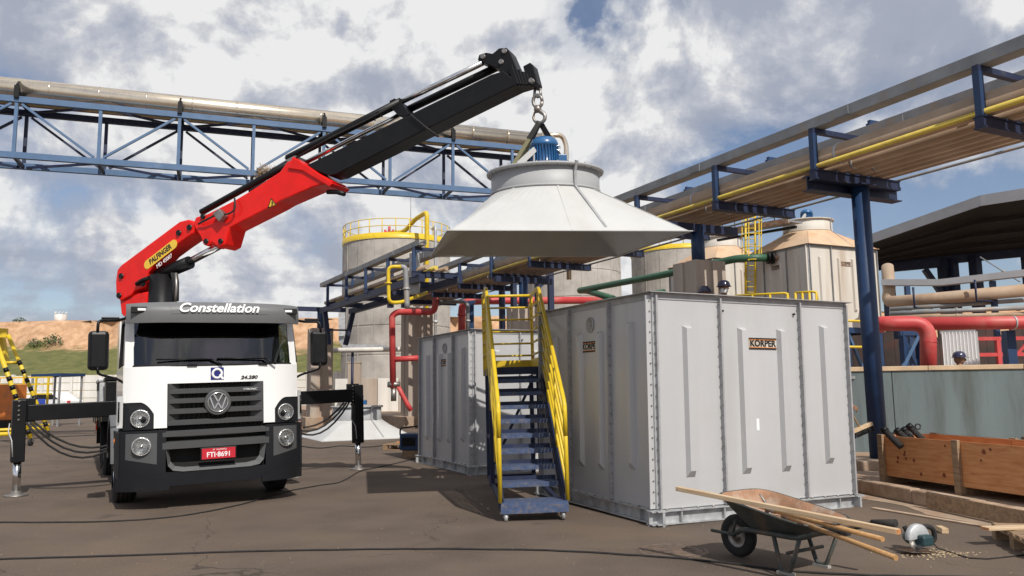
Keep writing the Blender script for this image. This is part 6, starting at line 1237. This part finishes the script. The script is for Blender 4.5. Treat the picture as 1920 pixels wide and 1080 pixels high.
obj('box_body', MB().bx(o.x - .6, o.x + 1.55, o.y - .9, o.y - .1, .5, 1.75), m_orangepaint, t, True, .02); obj('engine_block', MB().bx(o.x - .3, o.x + 1.5, o.y - 1.1, o.y - .2, .1, .5), m_black, t, True, .02)
t = thing('steel_rack', 'tall empty blue topped steel rack near the parked car', 'rack', G(100, 797)); a = A(58, 707, 34); b = A(114, 705, 34); z = a.z
obj('top', MB().prism([a, b, b + V((.3, 1.4, 0)), a + V((.3, 1.4, 0))], (0, 0, .12)), m_blue, t, True)
for q in (a + V((.05, .05, 0)), b + V((-.05, .05, 0)), b + V((.2, 1.3, 0)), a + V((.3, 1.3, 0))): obj('leg', MB().beam(q, V((*q.xy, .0)), .07, .07, (0, 1, 0)), m_tray, t, True)
obj('rail', MB().beam(V((*b.xy, .35)), V((*(b + V((.2, 1.3, 0))).xy, .35)), .05, .05), m_tray, t, True)
# parked car
cg = G(88, 777); t = thing('parked_car', 'white parked car with blue cloth on its bonnet by the boundary wall', 'car', MX.Translation(cg) @ MX.Rotation(R(-8), 4, 'Z'))
prof = [(-2.0, .32), (-2.05, .65), (-1.95, .85), (-1.0, .98), (-.35, 1.42), (.9, 1.45), (1.6, 1.0), (2.0, .92), (2.05, .4), (1.95, .3)]
obj('body', MB().prism([(x, -.82, z) for x, z in prof], (0, 1.64, 0)), m_car, t, False, .06)
obj('side_window', MB().prism([(x, -.835, z) for x, z in ((-.85, 1.0), (-.3, 1.36), (.85, 1.38), (1.4, 1.0))], (0, .01, 0)), m_dark, t); obj('windscreen', MB().add([(-1.0, -.7, .995), (-1.0, .7, .995), (-.37, .65, 1.42), (-.37, -.65, 1.42)], [(0,1,2,3)]), m_dark, t)
for x in (-1.3, 1.25):
    for y in (-.76, .76): wv = obj('wheel', MB().lathe([(.001, -.1), (.3, -.1), (.32, -.06), (.32, .06), (.3, .1), (.001, .1)], 20, frame((x, y, .32), (1, 0, 0), UP, (0, -1, 0))), m_rubber, t); obj('rim', MB().lathe([(.001, .105), (.2, .103)], 14, frame((x, y, .32), (1, 0, 0), UP, (0, -1 if y < 0 else 1, 0))), m_galv, wv)
obj('headlight', MB().bx(-2.04, -1.9, -.75, -.45, .68, .82), m_chrome, t, False, .02); obj('tail_light', MB().bx(1.98, 2.06, -.78, -.5, .7, .9), m_redpipe, t, False, .02)
q = thing('blue_cloth', 'bright blue cloth draped over the parked car', 'cloth', MX.Translation(cg) @ MX.Rotation(R(-8), 4, 'Z')); obj('cloth', MB().loft([[(x, -.86 - .02*math.sin(x*9), .62 + .1*math.sin(x*5)), (x, -.855, 1.0), (x, -.6, 1.43 if x > -.3 else 1.2 + (x + .3)*.5)] for x in (-.5, -.3, -.1, .1, .3, .5)][0:6], False, True), m_carblue, q); obj('hem', MB().path([(x, -.87 - .02*math.sin(x*9), .62 + .1*math.sin(x*5)) for x in (-.5, -.3, -.1, .1, .3, .5)], .012, 5), m_carblue, q)
# ================================================================== CABLES AND COVERS ON THE GROUND
def cable(label, pts, r=.009):
    g = [G(x, y, r) for x, y in pts]; sm = []
    for i in range(len(g) - 1):
        p0, p1, p2, p3 = g[max(0, i-1)], g[i], g[i+1], g[min(len(g)-1, i+2)]
        for k in range(8):
            u = k/8; sm.append(.5*((2*p1) + (p2 - p0)*u + (2*p0 - 5*p1 + 4*p2 - p3)*u*u + (3*p1 - p0 - 3*p2 + p3)*u**3) + V((random.uniform(-.006, .006), random.uniform(-.01, .01), 0)))
    sm.append(g[-1]); o = obj('ground_cable', MB().path(sm, r, 6), m_rubber); tag(o, label, 'cable', 'cables on the asphalt'); return o
cable('black cable winding from the truck front to the casing behind the stairs', [(-40, 979), (180, 978), (330, 968), (450, 946), (540, 921), (600, 910), (640, 903), (672, 885), (700, 878), (745, 868), (785, 858)])
cable('long black cable crossing the bare foreground asphalt', [(-60, 1050), (200, 1042), (480, 1033), (760, 1029), (1000, 1031), (1180, 1040), (1330, 1052), (1500, 1072), (1700, 1080), (1960, 1084)])
cable('black cable lying behind the left outrigger foot', [(-60, 832), (60, 822), (170, 816), (230, 815)], .012)
cable('short black cable from the truck to the grounded hood', [(560, 836), (600, 840), (640, 836), (690, 838), (740, 832)], .012)
m_cover = mat('dusty_cast_iron', (.13, .095, .072), .8, .2, .3, 14, .2, 60, (.19, .13, .095), 6, .5, .7)
mh = G(1262, 1033); t = thing('manhole_cover', 'round dusty manhole cover set in the asphalt near the wheelbarrow', 'manhole cover', mh)
obj('frame_ring', MB().lathe([(.27, .001), (.27, .007), (.30, .007), (.31, .001)], 36), m_cover, t); obj('lid', MB().lathe([(.001, .006), (.26, .006), (.265, .001)], 36), m_cover, t)
for k in range(5): obj('lid_bar', MB().bx(-.2 + .02*abs(k-2), .2 - .02*abs(k-2), -.15 + .07*k, -.13 + .07*k, .006, .010), m_cover, t)
mb = MB(); random.seed(11)
for i in range(170):
    c = G(random.uniform(0, 1900), random.uniform(880, 1075)); s = random.uniform(.003, .008); an = random.uniform(0, 6); p = [c + V((math.cos(an + q)*s*random.uniform(.6, 1), math.sin(an + q)*s*random.uniform(.6, 1), 0)) for q in (0, 1.6, 3.1, 4.7)]; mb.add(p + [c + UP*s*.8], [(0,1,4), (1,2,4), (2,3,4), (3,0,4)])
tag(obj('gravel_specks', mb, m_kerb), 'loose pale grit specks on the asphalt', 'grit', kind='stuff')
